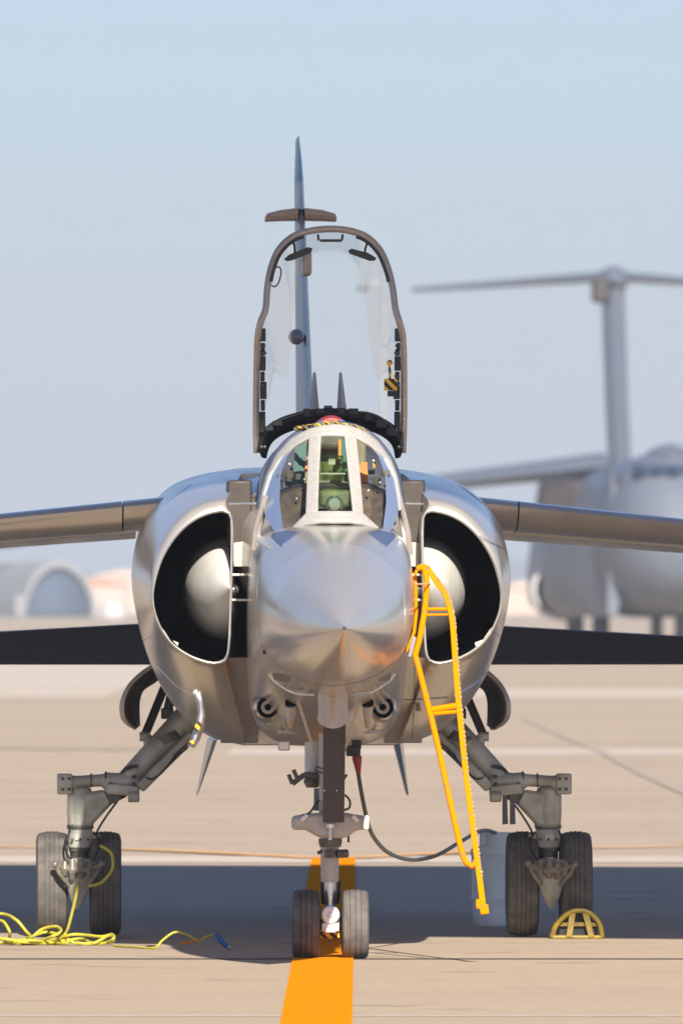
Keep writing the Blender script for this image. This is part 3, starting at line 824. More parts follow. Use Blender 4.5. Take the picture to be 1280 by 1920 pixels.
# --- nose details: guns, chin panels, probes
for cx in (502, 717):
    q = MB(); gy = skin_y(cx, 1326) - .05; a = J(cx, 1326, gy)
    q.lathe([(-.02, .052), (-.03, .058), (.0, .066), (.25, .085), (.4, .05)], a, 'Y', 32); gp = q.build('gun_fairing', M['skin'], jet)
    q = MB(); q.lathe([(-.034, .030), (-.034, .050), (-.020, .053), (-.01, .03)], a, 'Y', 32); q.build('gun_port_ring', M['duct'], gp)
    q = MB(); q.lathe([(-.040, .017), (-.044, .034), (-.036, .036), (-.02, .03)], a, 'Y', 32); q.build('gun_barrel', M['frame_paint'], gp)
    q = MB(); q.lathe([(-.047, .002), (-.047, .0175), (-.02, .0175)], a, 'Y', 24); q.build('muzzle', M['duct'], gp)
for sgn in (-1, 1):
    c = 622
    q = MB(); pts = [(c + sgn*35, 1283), (c + sgn*75, 1268), (c + sgn*112, 1262), (c + sgn*108, 1275), (c + sgn*70, 1296), (c + sgn*38, 1300)]
    q.prism([J(a, b, skin_y(a, b) - .012) for a, b in pts], [J(a, b, skin_y(a, b) + .05) for a, b in pts]); q.build('chin_vent', M['gear_dark'], jet, bevel=.006)
    q = MB(); q.tube(spline([J(c + sgn*a, b, skin_y(c + sgn*a, b)) for a, b in ((30, 1303), (70, 1299), (105, 1278), (118, 1262))], 16), .008, 8); q.build('chin_strake', M['lip'], jet)
    q = MB(); c = 617; gy = min(skin_y(c + sgn*72, 1322), .3) - .04; a = J(c + sgn*72, 1322, gy); b = J(c + sgn*72, 1364, gy + .06)
    q.tube([a, a.lerp(b, .5), b], [.030, .024, .010], 12); tgo = q.build('gear_uplock', M['frame_paint'], jet)
    q = MB(); q.tube([a.lerp(b, .62), b], [.021, .013], 12); q.build('uplock_tip', M['tan'], tgo)
    q = MB(); q.box(a + Vector((0, -.02, .012)), (.06, .04, .03)); q.build('uplock_shroud', M['duct'], tgo, bevel=.006)
    q = MB(); q.tube([J(c + sgn*58, 1315, -.8), J(c + sgn*28, 1408, -.15)], .008, 8); q.build('door_strut', M['frame_paint'], jet)
    q = MB(); q.box(J(c + sgn*75, 1372, skin_y(c + sgn*75, 1372)), (.13, .02, .022)); q.build('drain_panel', M['frame_paint'], jet, bevel=.004)
q = MB()
def bulge(py, y): return [J(624 + 28 * math.sin(t), py - 6 * (1 - math.cos(t) if False else 0), y - .14 * math.cos(t)) for t in [math.pi * (k / 16 - .5) for k in range(17)]]
rows = [bulge(1284, -.98), bulge(1300, -.98), bulge(1340, -.95)] + [[J(624 + 28 * math.sin(t), 1346 + 20 * math.cos(t), -.94 - .14 * math.cos(t)) for t in [math.pi * (k / 16 - .5) for k in range(17)]]]
rows.append([Vector((p.x, -.6, p.z)) for p in rows[-1]])
q.loft(rows, closed=False, cap=False); q.build('landing_light_fairing', M['frame_paint'], jet)
q = MB(); q.tube([J(624, 1288, -1.128), J(624, 1352, -1.11)], .005, 6); q.tube([J(596, 1306, -1.0), J(624, 1307, -1.13), J(652, 1306, -1.0)], .005, 6); q.build('fairing_seam', M['tan'], jet)
py_ = skin_y(500, 1024)
q = MB(); q.tube([J(484, 1012, py_ - .02), J(500, 1023, py_ - .10), J(512, 1033, py_ - .20), J(530, 1050, py_ - .42)], [.013, .010, .008, .004], 8); q.ball(J(486, 1013, py_ - .02), .017, 8)
q.tube([J(518, 1024, py_ - .2), J(506, 1042, py_ - .2)], .0045, 6); q.build('pitot_probe', M['lip'], jet)
q = MB(); q.tube([J(496, 1224, -1.0), J(503, 1219, -1.1)], .008, 6); q.ball(J(496, 1223, -1.05), .011, 6); q.build('angle_vane', M['black'], jet)
q = MB(); q.tube([J(752, 944, .4), J(792, 945, .9)], .006, 6); q.tube([J(430, 945, .9), J(480, 944, .4)], .006, 6); q.build('intake_stay', M['lip'], jet)
for cx, cy in ((420, 1326), (782, 1326)):
    q = MB()
    for k in range(4):
        q.box(J(cx + k * .6, cy - 6 + k * 4, skin_y(cx, cy - 6 + k * 4) - .004), (.030 - .006 * (k % 2), .004, .0045))
    q.each('stencil', M['ink'], jet)
q = MB(); q.box(J(532, 1398, .3), (.06, .2, .05)); q.build('belly_antenna', M['skin'], jet, bevel=.006)

# --- wheels
def tyre(mb, c, Rr, hw, grooves):
    prof = []
    n = 20
    prof.append((-hw * .80, Rr * .56)); prof.append((-hw * .95, Rr * .70)); prof.append((-hw, Rr * .80)); prof.append((-hw * .97, Rr * .88)); prof.append((-hw * .86, Rr * .955))
    top = [(-.72 + 1.44 * i / 60) for i in range(61)]
    for u in top:
        r = Rr * (1 - .035 * (abs(u) / .72) ** 2.5 )
        for gpos in grooves:
            if abs(u - gpos) < .035: r -= Rr * (.028 if Rr < .25 else .015)
        prof.append((hw * u, r))
    prof += [(hw * .86, Rr * .955), (hw * .97, Rr * .88), (hw, Rr * .80), (hw * .95, Rr * .70), (hw * .80, Rr * .56)]
    mb.lathe(prof, c, 'X', 72)
def rim(mb, c, Rr, hw):
    mb.lathe([(-hw * .72, Rr * .18), (-hw * .78, Rr * .3), (-hw * .55, Rr * .40), (-hw * .78, Rr * .54), (-hw * .82, Rr * .585), (hw * .82, Rr * .585), (hw * .78, Rr * .54), (hw * .55, Rr * .4), (hw * .78, Rr * .3), (hw * .72, Rr * .18)], c, 'X', 36)

# --- main gear
def main_gear(side):
    fx = (lambda p: p) if side < 0 else (lambda p: Vector((-p.x, p.y, p.z)))
    L = lambda px, py, dy=0.0: J(px, py, 5 + dy)
    sh_ = -1.5 if side < 0 else 0
    m = MB(fx)
    # upper leg out of the fuselage down to the knuckle
    m.tube([L(372, 1325, -.1), L(338, 1362, -.1), L(300, 1400, -.12), L(262, 1440, -.14), L(236, 1466, -.14)], [.085, .080, .072, .066, .060], 16)
    g_ = m.build('main_gear', M['gear'], jet)
    q = MB(fx); q.beam(L(362, 1378, -.2), L(262, 1478, -.24), .060, .075); q.build('drag_beam', M['gear'], g_, bevel=.012)
    q = MB(fx); q.tube([L(313, 1375, -.12), L(320, 1392, -.12)], .083, 16); q.build('collar', M['gear_dark'], g_)
    q = MB(fx); q.tube([L(275, 1381, -.1), L(285, 1398, -.12), L(300, 1420, -.12)], [.025, .045, .05], 12); q.tube([L(262, 1381, -.1), L(281, 1381, -.1)], .026, 14); q.build('rod_lug', M['gear'], g_)
    q = MB(fx); q.tube([L(308, 1290, .05), L(273, 1376, -.08)], .024, 10); q.build('door_rod', M['door_inner'], g_)
    q = MB(fx); q.tube([L(322, 1300, .1), L(314, 1335, .1)], .026, 10); q.box(L(314, 1338, .1), (.07, .07, .06)); q.build('retraction_jack', M['gear_dark'], g_, bevel=.006)
    # trunnion beam
    q = MB(fx); q.tube([L(110, 1469, -.16), L(140, 1468, -.16), L(146, 1466, -.16), L(190, 1463, -.16), L(200, 1465, -.16), L(215, 1466, -.16), L(262, 1468, -.16)], [.042, .042, .034, .034, .050, .050, .060], 14)
    q.box(L(122, 1470, -.16), (.085, .11, .115)); q.build('trunnion', M['gear'], g_, bevel=.01)
    q = MB(fx); q.beam(L(200, 1478, -.2), L(262, 1484, -.2), .06, .10); q.tube([L(240, 1494, -.26), L(262, 1494, -.26)], .030, 12); q.build('knuckle', M['gear'], g_, bevel=.01)
    q = MB(fx); q.box(L(253, 1437, -.24), (.035, .02, .02)); q.box(L(252, 1456, -.24), (.025, .02, .018)); q.tube([L(222, 1462, -.16), L(236, 1442, -.18), L(248, 1438, -.2)], .012, 6); q.each('fittings', M['black'], g_)
    q = MB(fx); q.tube(spline([L(356, 1392, -.28), L(335, 1410, -.28), L(318, 1432, -.3), L(300, 1452, -.3), L(284, 1461, -.28), L(270, 1455, -.26)], 24), .006, 6); q.tube(spline([L(352, 1402, -.28), L(322, 1428, -.3), L(296, 1456, -.3)], 12), .005, 6); q.box(L(333, 1413, -.28), (.05, .02, .02), Matrix.Rotation(R(-42), 3, 'Y')); q.each('hydraulic_line', M['black'], g_)
    # V shaped lower leg
    q = MB(fx)
    fr = [(127, 1486), (150, 1488), (172, 1484), (196, 1480), (222, 1496), (206, 1512), (180, 1540), (172, 1550), (128, 1550), (126, 1520)]
    q.prism([L(a, b, -.20) for a, b in fr], [L(a, b, -.04) for a, b in fr])
    q.tube([L(150, 1476, -.14), L(150, 1520, -.14), L(151, 1552, -.14)], [.066, .070, .066], 18)
    q.build('lower_leg', M['gear'], g_, bevel=.018)
    q = MB(fx); q.tube([L(210, 1478, -.18), L(222, 1502, -.18)], .052, 12); q.build('leg_band', M['gear_dark'], g_)
    q = MB(fx); q.tube([L(151, 1546, -.12), L(151, 1554, -.12)], .074, 18); q.build('leg_band', M['gear_dark'], g_)
    q = MB(fx); q.tube([L(151, 1554, -.12), L(151, 1590, -.12)], .068, 18); q.box(L(180, 1572, -.1), (.05, .05, .05)); q.build('oleo_housing', M['gear'], g_, bevel=.006)
    q = MB(fx); q.tube([L(150, 1589, -.12), L(150, 1596, -.12), L(150, 1597, -.12), L(150, 1612, -.12)], [.060, .060, .053, .053], 18); q.build('oleo_band', M['gear_dark'], g_)
    q = MB(fx); q.tube([L(149, 1608, -.14), L(149, 1648, -.14)], .05, 16); q.build('oleo_piston', M['steel'], g_)
    # axle yoke, brake fittings and the torque link
    q = MB(fx); q.tube([L(149, 1616, -.28), L(149, 1632, -.30), L(148, 1650, -.30), L(147, 1672, -.29), L(146, 1692, -.28), L(146, 1703, -.27)], [.085, .092, .078, .056, .034, .016], 16, ey=.6); q.build('axle_yoke', M['gear'], g_)
    q = MB(fx); q.tube([L(88, 1657), L(212, 1657)], .035, 14); q.build('axle', M['gear_dark'], g_)
    q = MB(fx)
    for a, y0, y1, r in ((122, 1616, 1640, .018), (136, 1612, 1648, .022), (152, 1610, 1646, .024), (168, 1615, 1642, .020)):
        q.tube([L(a, y0, -.37), L(a, (y0 + y1) / 2, -.38), L(a, y1, -.36)], [r * .8, r, r * .75], 12)
    q.tube([L(104, 1622, -.35), L(126, 1628, -.37), L(150, 1632, -.38), L(172, 1628, -.37), L(192, 1620, -.35)], [.010, .020, .024, .020, .010], 10)
    q.tube([L(104, 1620, -.36), L(112, 1638, -.36), L(130, 1660, -.34)], [.014, .013, .010], 8); q.tube([L(190, 1618, -.36), L(182, 1638, -.36), L(166, 1660, -.34)], [.014, .013, .010], 8)
    q.ball(L(104, 1621, -.36), .020, 6); q.ball(L(191, 1619, -.36), .020, 6)
    q.build('brake_manifold', M['gear_brown'], g_)
    q = MB(fx); q.tube(spline([L(176, 1560, -.2), L(188, 1578, -.26), L(182, 1600, -.34), L(170, 1618, -.38)], 16), .006, 6); q.tube(spline([L(132, 1558, -.2), L(122, 1580, -.26), L(126, 1600, -.34), L(134, 1616, -.38)], 16), .006, 6); q.tube(spline([L(222, 1500, -.22), L(200, 1530, -.24), L(184, 1556, -.22), L(180, 1568, -.2)], 16), .006, 6); q.each('brake_hose', M['black'], g_)
    q = MB(fx)
    for a, b in ((118, 1460), (118, 1480), (130, 1460), (130, 1480)): q.ball(L(a, b, -.22), .009, 5)
    for a in (136, 151, 166): q.ball(L(a, 1574, -.195), .008, 5)
    for a, b in ((208, 1470), (250, 1470), (228, 1484)): q.ball(L(a, b, -.235), .011, 5)
    q.each('bolt', M['gear_dark'], g_)
    q = MB(fx); q.box(L(149, 1570, -.192), (.045, .006, .030)); q.build('placard', M['frame_paint'], g_)
    q = MB(fx); q.tube([L(197, 1462, -.16), L(201, 1462, -.16)], .046, 14); q.tube([L(170, 1463, -.16), L(173, 1463, -.16)], .039, 14); q.each('clamp', M['gear_dark'], g_)
    for cx in (98, 198):
        q = MB(fx); tyre(q, L(cx, 1657), .291, .088, (-.45, -.15, .15, .45)); q.build('tyre', M['tyre'], g_)
        q = MB(fx); rim(q, L(cx, 1657), .291, .088); q.build('wheel_rim', M['gear'], g_)
    # curved gear door seen edge on
    arc_o = [(287, 1245), (262, 1262), (240, 1285), (227, 1313), (226, 1340), (236, 1357), (254, 1368)]
    arc_i = [(306, 1262), (290, 1277), (268, 1292), (260, 1312), (259, 1335), (260, 1352), (261, 1362)]
    A = spline([Vector((a, b, 0)) for a, b in arc_o], 24); B = spline([Vector((a, b, 0)) for a, b in arc_i], 24)
    q = MB(fx)
    q.loft([[L(p.x, p.y, .35) for p in A], [L(p.x, p.y, -.45) for p in A], [L(lerp(p.x, r.x, .22), lerp(p.y, r.y, .22), -.48) for p, r in zip(A, B)], [L(lerp(p.x, r.x, .25), lerp(p.y, r.y, .25), .3) for p, r in zip(A, B)]], closed=False, cap=False)
    dr = q.build('main_gear_door', M['canopy_paint'], jet, solid=.006)
    q = MB(fx)
    q.loft([[L(lerp(p.x, r.x, .20), lerp(p.y, r.y, .20), -.30) for p, r in zip(A, B)], [L(p.x, p.y, .1) for p in B]], closed=False, cap=False)
    q.build('door_lining', M['door_inner'], dr, solid=.02)
for sd in (-1, 1): main_gear(sd)

# --- nose gear
m = MB(); m.tube([J(620, 1375, .0), J(620, 1540, .0), J(619, 1548, 0)], [.062, .062, .055], 18)
ng = m.build('nose_gear', M['frame_paint'], jet)
q = MB(); q.prism([J(a, b, -.22) for a, b in ((606, 1345), (648, 1345), (645, 1542), (605, 1542))], [J(a, b, -.19) for a, b in ((606, 1345), (648, 1345), (645, 1542), (605, 1542))]); nd = q.build('nose_gear_door', M['brown_door'], ng, bevel=.003)
q = MB(); q.ball(J(608, 1482, -.225), .006, 5); q.ball(J(631, 1482, -.225), .006, 5); q.each('door_bolt', M['steel'], ng)
q = MB(); q.tube([J(588, 1392, .12), J(588, 1464, .1)], .047, 16); q.build('retraction_cylinder', M['gear_white'], ng)
q = MB(); q.lathe([(-.03, .03), (0, .045), (.05, .03)], J(585, 1466, .05), 'Z', 14); q.tube(spline([J(596, 1458, .0), J(575, 1452, -.02), J(558, 1462, -.03), J(548, 1470, -.03)], 14), .014, 8); q.tube([J(558, 1462, -.03), J(550, 1443, -.03)], .011, 8); q.tube([J(548, 1470, -.03), J(541, 1452, -.03)], .011, 8); q.build('tow_hook', M['gear_dark'], ng)
q = MB(); q.tube([J(596, 1478, .05), J(596, 1520, .05)], .022, 10); q.build('side_rod', M['transport'], ng)
q = MB()
pts = [(546, 1530), (560, 1528), (590, 1524), (650, 1524), (672, 1528), (690, 1530), (690, 1556), (668, 1556), (654, 1568), (640, 1572), (602, 1572), (590, 1566), (572, 1556), (546, 1556)]
q.prism([J(a, b, -.12) for a, b in pts], [J(a, b, .06) for a, b in pts]); q.build('steering_block', M['frame_paint'], ng, bevel=.02)
q = MB(); q.box(J(686, 1542, -.14), (.030, .05, .075)); q.build('steering_cap', M['white'], ng, bevel=.01)
q = MB(); q.tube([J(564, 1538, -.14), J(576, 1528, -.14)], .011, 8); q.tube([J(671, 1540, -.14), J(661, 1530, -.14)], .011, 8); q.each('steering_link', M['white'], ng)
q = MB(); q.tube(spline([J(562, 1530, -.1), J(580, 1524, -.1), J(590, 1510, -.05), J(597, 1500, 0)], 12), .006, 6); q.tube(spline([J(646, 1490, -.1), J(655, 1500, -.1), J(655, 1514, -.1), J(645, 1519, -.1)], 12), .006, 6); q.tube([J(645, 1460, -.1), J(650, 1452, -.1)], .007, 6); q.tube(spline([J(605, 1442, -.1), J(594, 1438, -.12), J(592, 1444, -.12), J(604, 1449, -.1)], 12), .004, 6); q.each('brake_hose', M['gear_dark'], ng)
q = MB(); q.tube([J(619, 1545, -.14), J(619, 1552, -.14)], .028, 12); q.tube([J(619, 1552, -.14), J(619, 1575, -.14)], .010, 8); q.build('steering_pin', M['steel'], ng)
q = MB(); q.tube([J(619, 1572, -.05), J(619, 1577, -.05), J(619, 1588, -.05)], [.060, .062, .055], 16); q.build('collar', M['gear_dark'], ng)
q = MB(); q.tube([J(618, 1588, 0), J(618, 1640, 0), J(618, 1654, 0)], [.048, .047, .043], 18); q.build('oleo_housing', M['frame_paint'], ng)
q = MB(); q.box(J(617, 1601, -.08), (.05, .05, .04)); q.tube([J(630, 1601, -.07), J(652, 1600, -.05)], .022, 10); q.tube([J(595, 1600, -.02), J(605, 1595, -.02)], .010, 8); q.build('torque_link', M['gear_dark'], ng, bevel=.004)
q = MB(); q.box(J(653, 1573, -.05), (.012, .02, .035)); q.build('tag', M['black'], ng)
q = MB(); q.tube([J(619, 1654, 0), J(619, 1700, 0)], [.031, .029], 16); q.build('oleo_piston', M['steel'], ng)
q = MB(); q.tube([J(603, 1652, .04), J(606, 1695, .04)], .010, 8); q.tube([J(637, 1652, .04), J(632, 1695, .04)], .010, 8); q.each('scissor_link', M['black'], ng)
q = MB(); a = J(619, 1715, -.08); q.lathe([(-.055, .020), (-.06, .038), (-.05, .048), (.06, .05), (.08, .03)], a, 'Y', 24); q.ball(a + Vector((0, -.05, 0)), .018, 8); q.box(J(619, 1738, -.07), (.09, .10, .045)); q.box(J(619, 1744, -.13), (.055, .02, .025)); q.build('axle_hub', M['white'], ng, bevel=.006)
q = MB(); q.tube([J(575, 1733, 0), J(664, 1733, 0)], .028, 12); q.build('axle', M['gear_dark'], ng)
q = MB(); q.box(J(618, 1753, -.02), (.10, .08, .03)); q.tube([J(619, 1755, -.06), J(619, 1768, -.06)], .005, 6); q.build('tow_fitting', M['stripe'], ng, bevel=.006)
for cx in (573, 665.5):
    q = MB(); tyre(q, J(cx, 1733, 0), .181, .070, (-.42, 0, .42)); q.build('tyre', M['tyre'], ng)
    q = MB(); rim(q, J(cx, 1733, 0), .181, .070); q.build('wheel_rim', M['gear_white'], ng)

# ================================================================== things on and around the jet
def place(o, label, cat, group=None): return tag(o, label, cat, group)
def at_jet(name, px, py, y):
    """an Empty standing at a measured spot near the jet; its parts keep jet metres"""
    o = empty(name, JM.translation, YAW); return o

# boarding ladder
lad = empty('boarding_ladder', JM.translation, YAW)
tag(lad, 'chipped yellow boarding ladder hooked over the right cockpit side of the jet', 'ladder')
def LY(py): return lerp(-.55, -1.0, (py - 1060) / 650)
LP = lambda a, b, o=0: J(a, b, LY(b) + o)
def chain(pts, w, h, name, m):
    q = MB()
    ps = spline([LP(a, b) for a, b in pts], len(pts) * 8)
    q.tube(ps, w, 10); return q.build(name, m, lad)
RB = [(787, 1062), (799, 1064), (806, 1072), (818, 1090), (834, 1112), (842, 1135), (848, 1165), (853, 1230), (858, 1300), (865, 1370), (872, 1440), (881, 1510), (890, 1580), (898, 1640), (906, 1706)]
rb = spline([LP(a, b) for a, b in RB], 120)
q = MB(); rows = []
for i, p in enumerate(rb):
    d = (rb[min(i + 1, 119)] - rb[max(i - 1, 0)]).normalized(); n_ = d.cross(Vector((0, 1, 0))).normalized()
    rows.append([p + n_ * x + Vector((0, y, 0)) for x, y in ((-.016, -.016), (.014, -.016), (.014, .016), (-.016, .016))])
q.loft(rows); q.build('rail', M['yellow_chip'], lad, bevel=.003)
q = MB()
for i in range(22, 112):
    p = rb[i]; d = (rb[i + 1] - rb[i - 1]).normalized(); n_ = d.cross(Vector((0, 1, 0))).normalized()
    if n_.x < 0: n_ = -n_
    w = .008 + .003 * math.sin(i * 2.3) + .003 * math.sin(i * 5.1)
    q.beam(p + n_ * .012 + Vector((0, -.004, 0)) - d * .0065, p + n_ * .012 + Vector((0, -.004, 0)) + d * .0065, w, .03)
q.build('grip_strip', M['grip'], lad)
q = MB(); q.tube([LP(a, b) for a, b in ((782, 1068), (788, 1062), (795, 1068), (799, 1085), (799, 1112), (795, 1150), (787, 1195), (778, 1228), (786, 1258), (797, 1302), (812, 1362), (828, 1432), (846, 1515), (862, 1585), (868, 1608), (874, 1618), (884, 1624), (892, 1620))], .0155, 10); q.build('rail', M['yellow_chip'], lad)
q = MB(); q.tube([LP(a, b, .1) for a, b in ((783, 1066), (778, 1076), (779, 1100), (780, 1150), (776, 1185), (768, 1208), (760, 1222))], .009, 8); q.build('hook_loop_reflection', M['yellow'], lad)  # thin yellow loop, partly the rail's reflection on the fuselage built as tube
for a, b, r in (((797, 1142), (846, 1142), .0085), ((794, 1153), (848, 1152), .006), ((808, 1331), (862, 1322), .016), ((812, 1338), (862, 1334), .010)):
    q = MB(); q.tube([LP(*a), LP(*b)], r, 8); q.build('rung', M['yellow'], lad)
q = MB(); q.tube([J(752, 1107, -1.1), J(772, 1095, -.9), LP(806, 1095)], .0045, 6); q.build('hook_wire', M['lip'], lad)
q = MB(); q.box(LP(772, 1213, -.02), (.022, .02, .11), Matrix.Rotation(R(14), 3, 'Y')); q.build('rest_pad', M['pad'], lad, bevel=.006)
q = MB(); q.box(LP(907, 1705), (.046, .046, .05), Matrix.Rotation(R(-8), 3, 'Y')); q.box(LP(896, 1695, -.02), (.025, .02, .05)); q.build('foot', M['yellow_chip'], lad, bevel=.006)
q = MB(); q.tube([LP(884, 1622), LP(890, 1608)], .007, 6); q.build('lock_pin', M['gear_dark'], lad)

# ground power cable
cab = empty('power_cable', JM.translation, YAW)
tag(cab, 'dark ground power cable with red plug sleeve hanging in a loop from the jet belly', 'cable')
q = MB(); q.tube(spline([J(671, 1448, .3), J(678, 1490, .3), J(690, 1545, .5), J(704, 1575, .9), J(730, 1600, 1.5), J(770, 1612, 2.4), J(815, 1605, 3.6), J(860, 1580, 5), J(893, 1561, 6.4), J(912, 1557, 7.3), J(930, 1562, 7.9)], 70), .011, 10); q.build('cable', M['cable'], cab)
q = MB(); q.tube([J(669, 1417, .3), J(669, 1422, .3), J(672, 1452, .3)], [.024, .026, .011], 14); q.build('plug_sleeve', M['red'], cab)
q = MB(); q.box(J(662, 1408, .3), (.075, .10, .055)); q.box(J(668, 1396, .3), (.05, .08, .05)); q.build('plug', M['black'], cab, bevel=.008)

# grey bin behind the right main wheels
c0 = W(922, 1735, 84.4)
bn = empty('plastic_drum', (c0.x, 84.4, 0))
tag(bn, 'pale grey blue plastic drum standing behind the right main wheels', 'drum')
q = MB(); q.lathe([(0, .085), (.03, .105), (.10, .114), (.14, .115), (.15, .120), (.17, .120), (.18, .116), (.40, .119), (.41, .124), (.43, .124), (.44, .118), (.455, .10)], (0, 0, 0), 'Z', 40); q.build('body', M['bin'], bn)
q = MB(); q.lathe([(.45, .085), (.46, .092), (.53, .092), (.535, .088)], (.02, 0, 0), 'Z', 40); q.build('lid', M['bin'], bn)
q = MB(); q.box((-.05, -.085, .495), (.03, .02, .07)); q.build('lid_catch', M['white'], bn, bevel=.004)

# chock cage in front of right outer wheel
cp = G(1081, 1760.5)
ch = empty('wheel_chock', (cp.x, cp.y, 0))
tag(ch, 'yellow welded tube wheel chock with arched top in front of right main tyre', 'wheel chock')
s = F / cp.y
def CH(px, py, dy=0): return Vector(((px - 1081) / s, dy, max(.01, (1760 - py) / s)))
for dy, nm in ((0, 'front_hoop'), (.13, 'rear_hoop')):
    q = MB(); q.tube(spline([CH(1034, 1757, dy), CH(1042, 1735, dy), CH(1062, 1714, dy), CH(1082, 1707, dy), CH(1104, 1711, dy), CH(1122, 1730, dy), CH(1128, 1757, dy)], 24), .014, 8); q.build(nm, M['chock'], ch)
for a, b in (((1066, 1757), (1073, 1708)), ((1108, 1757), (1096, 1708))):
    q = MB(); q.beam(CH(*a, -.01), CH(*b, .0), .034, .012); q.build('upright', M['chock'], ch, bevel=.003)
q = MB(); q.tube([CH(1034, 1757, 0), CH(1128, 1757, 0)], .012, 8); q.tube([CH(1034, 1757, 0), CH(1034, 1757, .13)], .012, 8); q.tube([CH(1128, 1757, 0), CH(1128, 1757, .13)], .012, 8); q.build('base_bar', M['chock'], ch)
q = MB(); q.beam(CH(1046, 1733, .02), CH(1121, 1733, .02), .022, .012, (0, 1, 0)); q.build('cross_bar', M['chock'], ch, bevel=.003)
q = MB(); q.box((.0, .08, .05), (.22, .08, .10)); q.build('rubber_block', M['black'], ch, bevel=.015)

# yellow rope pile by the left main wheels, line running up to the axle
rp = empty('yellow_rope', (G(100, 1772).x, G(100, 1772).y, 0))
tag(rp, 'tangled yellow rope heaped on the concrete by the left main wheels', 'rope')
o_ = rp.location
def RP(px, py, dy=0):
    w = W(px, py, o_.y + dy); return Vector((w.x - o_.x, w.y - o_.y, max(.012, w.z)))
coils = [[(-60, 1720), (0, 1713), (30, 1724), (55, 1752), (75, 1768), (110, 1760), (140, 1752), (190, 1756), (210, 1752), (213, 1760), (195, 1770), (170, 1772), (140, 1768), (122, 1752)],
         [(-40, 1750), (0, 1726), (18, 1745), (22, 1765), (60, 1770), (100, 1755), (115, 1745), (105, 1737), (80, 1742), (60, 1757), (30, 1768), (-30, 1766)],
         [(-50, 1768), (0, 1760), (40, 1763), (85, 1748), (120, 1757), (125, 1768), (85, 1772), (30, 1771), (-10, 1757), (-60, 1762)],
         [(20, 1772), (60, 1763), (100, 1768), (150, 1760), (176, 1768), (205, 1754), (213, 1764), (190, 1774), (150, 1771), (118, 1762), (90, 1770), (40, 1766), (5, 1772)],
         [(122, 1752), (128, 1740), (136, 1710), (143, 1680), (148, 1655)], [(165, 1662), (190, 1655), (210, 1632), (212, 1610), (206, 1596), (188, 1585)]]
for i, cc in enumerate(coils):
    q = MB()
    pts = []
    for k, (a, b) in enumerate(cc):
        dy = -.05 + .10 * math.sin(k * 1.9 + i) if i < 4 else lerp(0.0, 1.45, k / (len(cc) - 1))
        if i == 5: dy = 1.3
        pts.append(RP(a, b, dy) if i >= 4 else RP(a, b, dy))
    q.tube(spline(pts, len(cc) * 9), .0085, 8); q.build('rope_coil' if i < 4 else 'rope_run', M['rope'], rp)
r2 = empty('rope_end', (G(350, 1780).x, G(350, 1780).y, 0))
tag(r2, 'loose end of thin yellow line with a blue plastic handle lying on the concrete', 'rope')
o2 = r2.location
def RQ(px, py, dy=0):
    w = W(px, py, o2.y + dy); return Vector((w.x - o2.x, w.y - o2.y, max(.008, w.z)))
q = MB(); q.tube(spline([RQ(215, 1774, .5), RQ(255, 1780, .2), RQ(290, 1779, 0), RQ(305, 1763), RQ(328, 1748), RQ(352, 1753), RQ(373, 1764), RQ(385, 1757), RQ(405, 1752)], 50), .0065, 8); q.build('line', M['rope'], r2)
q = MB(); q.tube(spline([RQ(340, 1770, .05), RQ(356, 1766), RQ(372, 1763)], 10), .006, 8); q.build('line_knot', M['yellow_chip'], r2)
q = MB(); q.tube([RQ(404, 1750), RQ(412, 1760), RQ(426, 1776)], [.010, .016, .012], 10); q.build('handle', M['blue_plastic'], r2)
q = MB(); q.tube([RQ(426, 1776), RQ(433, 1784)], .009, 8); q.build('clip', M['steel'], r2)

# black and yellow rope over the windscreen arch
sr = empty('safety_rope', JM.translation, YAW)
tag(sr, 'black and yellow twisted rope draped across the top of the windscreen', 'rope')
for k in range(2):
    q = MB(); pts = []
    base = spline([WS(553, 804, .05), WS(580, 801, .03), WS(600, 797, .02), WS(622, 795, .02), WS(645, 799, .03), WS(668, 803, .05), WS(685, 811, .06)], 90)
    for i, p in enumerate(base):
        t = i * .55 + math.pi * k
        pts.append(p + Vector((0, math.cos(t) * .008, math.sin(t) * .008)))
    q.tube(pts, .0095, 6); q.build('strand', M['stripe_rope'] if k == 0 else M['olive'], sr)

# silver streamer on the left gear, black tags under the right gear
st = empty('warning_streamer', JM.translation, YAW)
tag(st, 'silver and yellow streamer hanging from the belly beside the left main gear leg', 'streamer')
q = MB(); A = [(362, 1296), (368, 1315), (371, 1340), (366, 1362), (358, 1384), (352, 1398)]; B = [(376, 1296), (382, 1318), (386, 1342), (383, 1364), (374, 1388), (364, 1402)]
q.loft([[J(a, b, .95 + .03 * math.sin(i * 2)) for i, (a, b) in enumerate(A)], [J((a[0]+b[0])/2, (a[1]+b[1])/2, .91) for a, b in zip(A, B)], [J(a, b, .97) for i, (a, b) in enumerate(B)]], closed=False, cap=False); q.build('ribbon', M['foil'], st, solid=.004)
q = MB(); q.box(J(371, 1362, .89), (.03, .012, .05), Matrix.Rotation(R(25), 3, 'Y')); q.box(J(360, 1392, .89), (.025, .012, .02)); q.build('ribbon_patch', M['stripe'], st, bevel=.004)
q = MB(); q.ball(J(367, 1298, .93), .018, 6); q.build('clip', M['lip'], st)
tg = empty('warning_tag', JM.translation, YAW)
tag(tg, 'pair of dark navy cloth tags hanging under the right main gear knuckle', 'tag')
for a in (946, 960):
    q = MB(); q.prism([J(a - 5, 1490, 4.8), J(a + 4, 1490, 4.8), J(a + 6, 1545, 4.82), J(a - 5, 1546, 4.82)], [J(a - 5, 1490, 4.81), J(a + 4, 1490, 4.81), J(a + 6, 1545, 4.83), J(a - 5, 1546, 4.83)]); q.build('tag_strip', M['dark_navy'], tg)

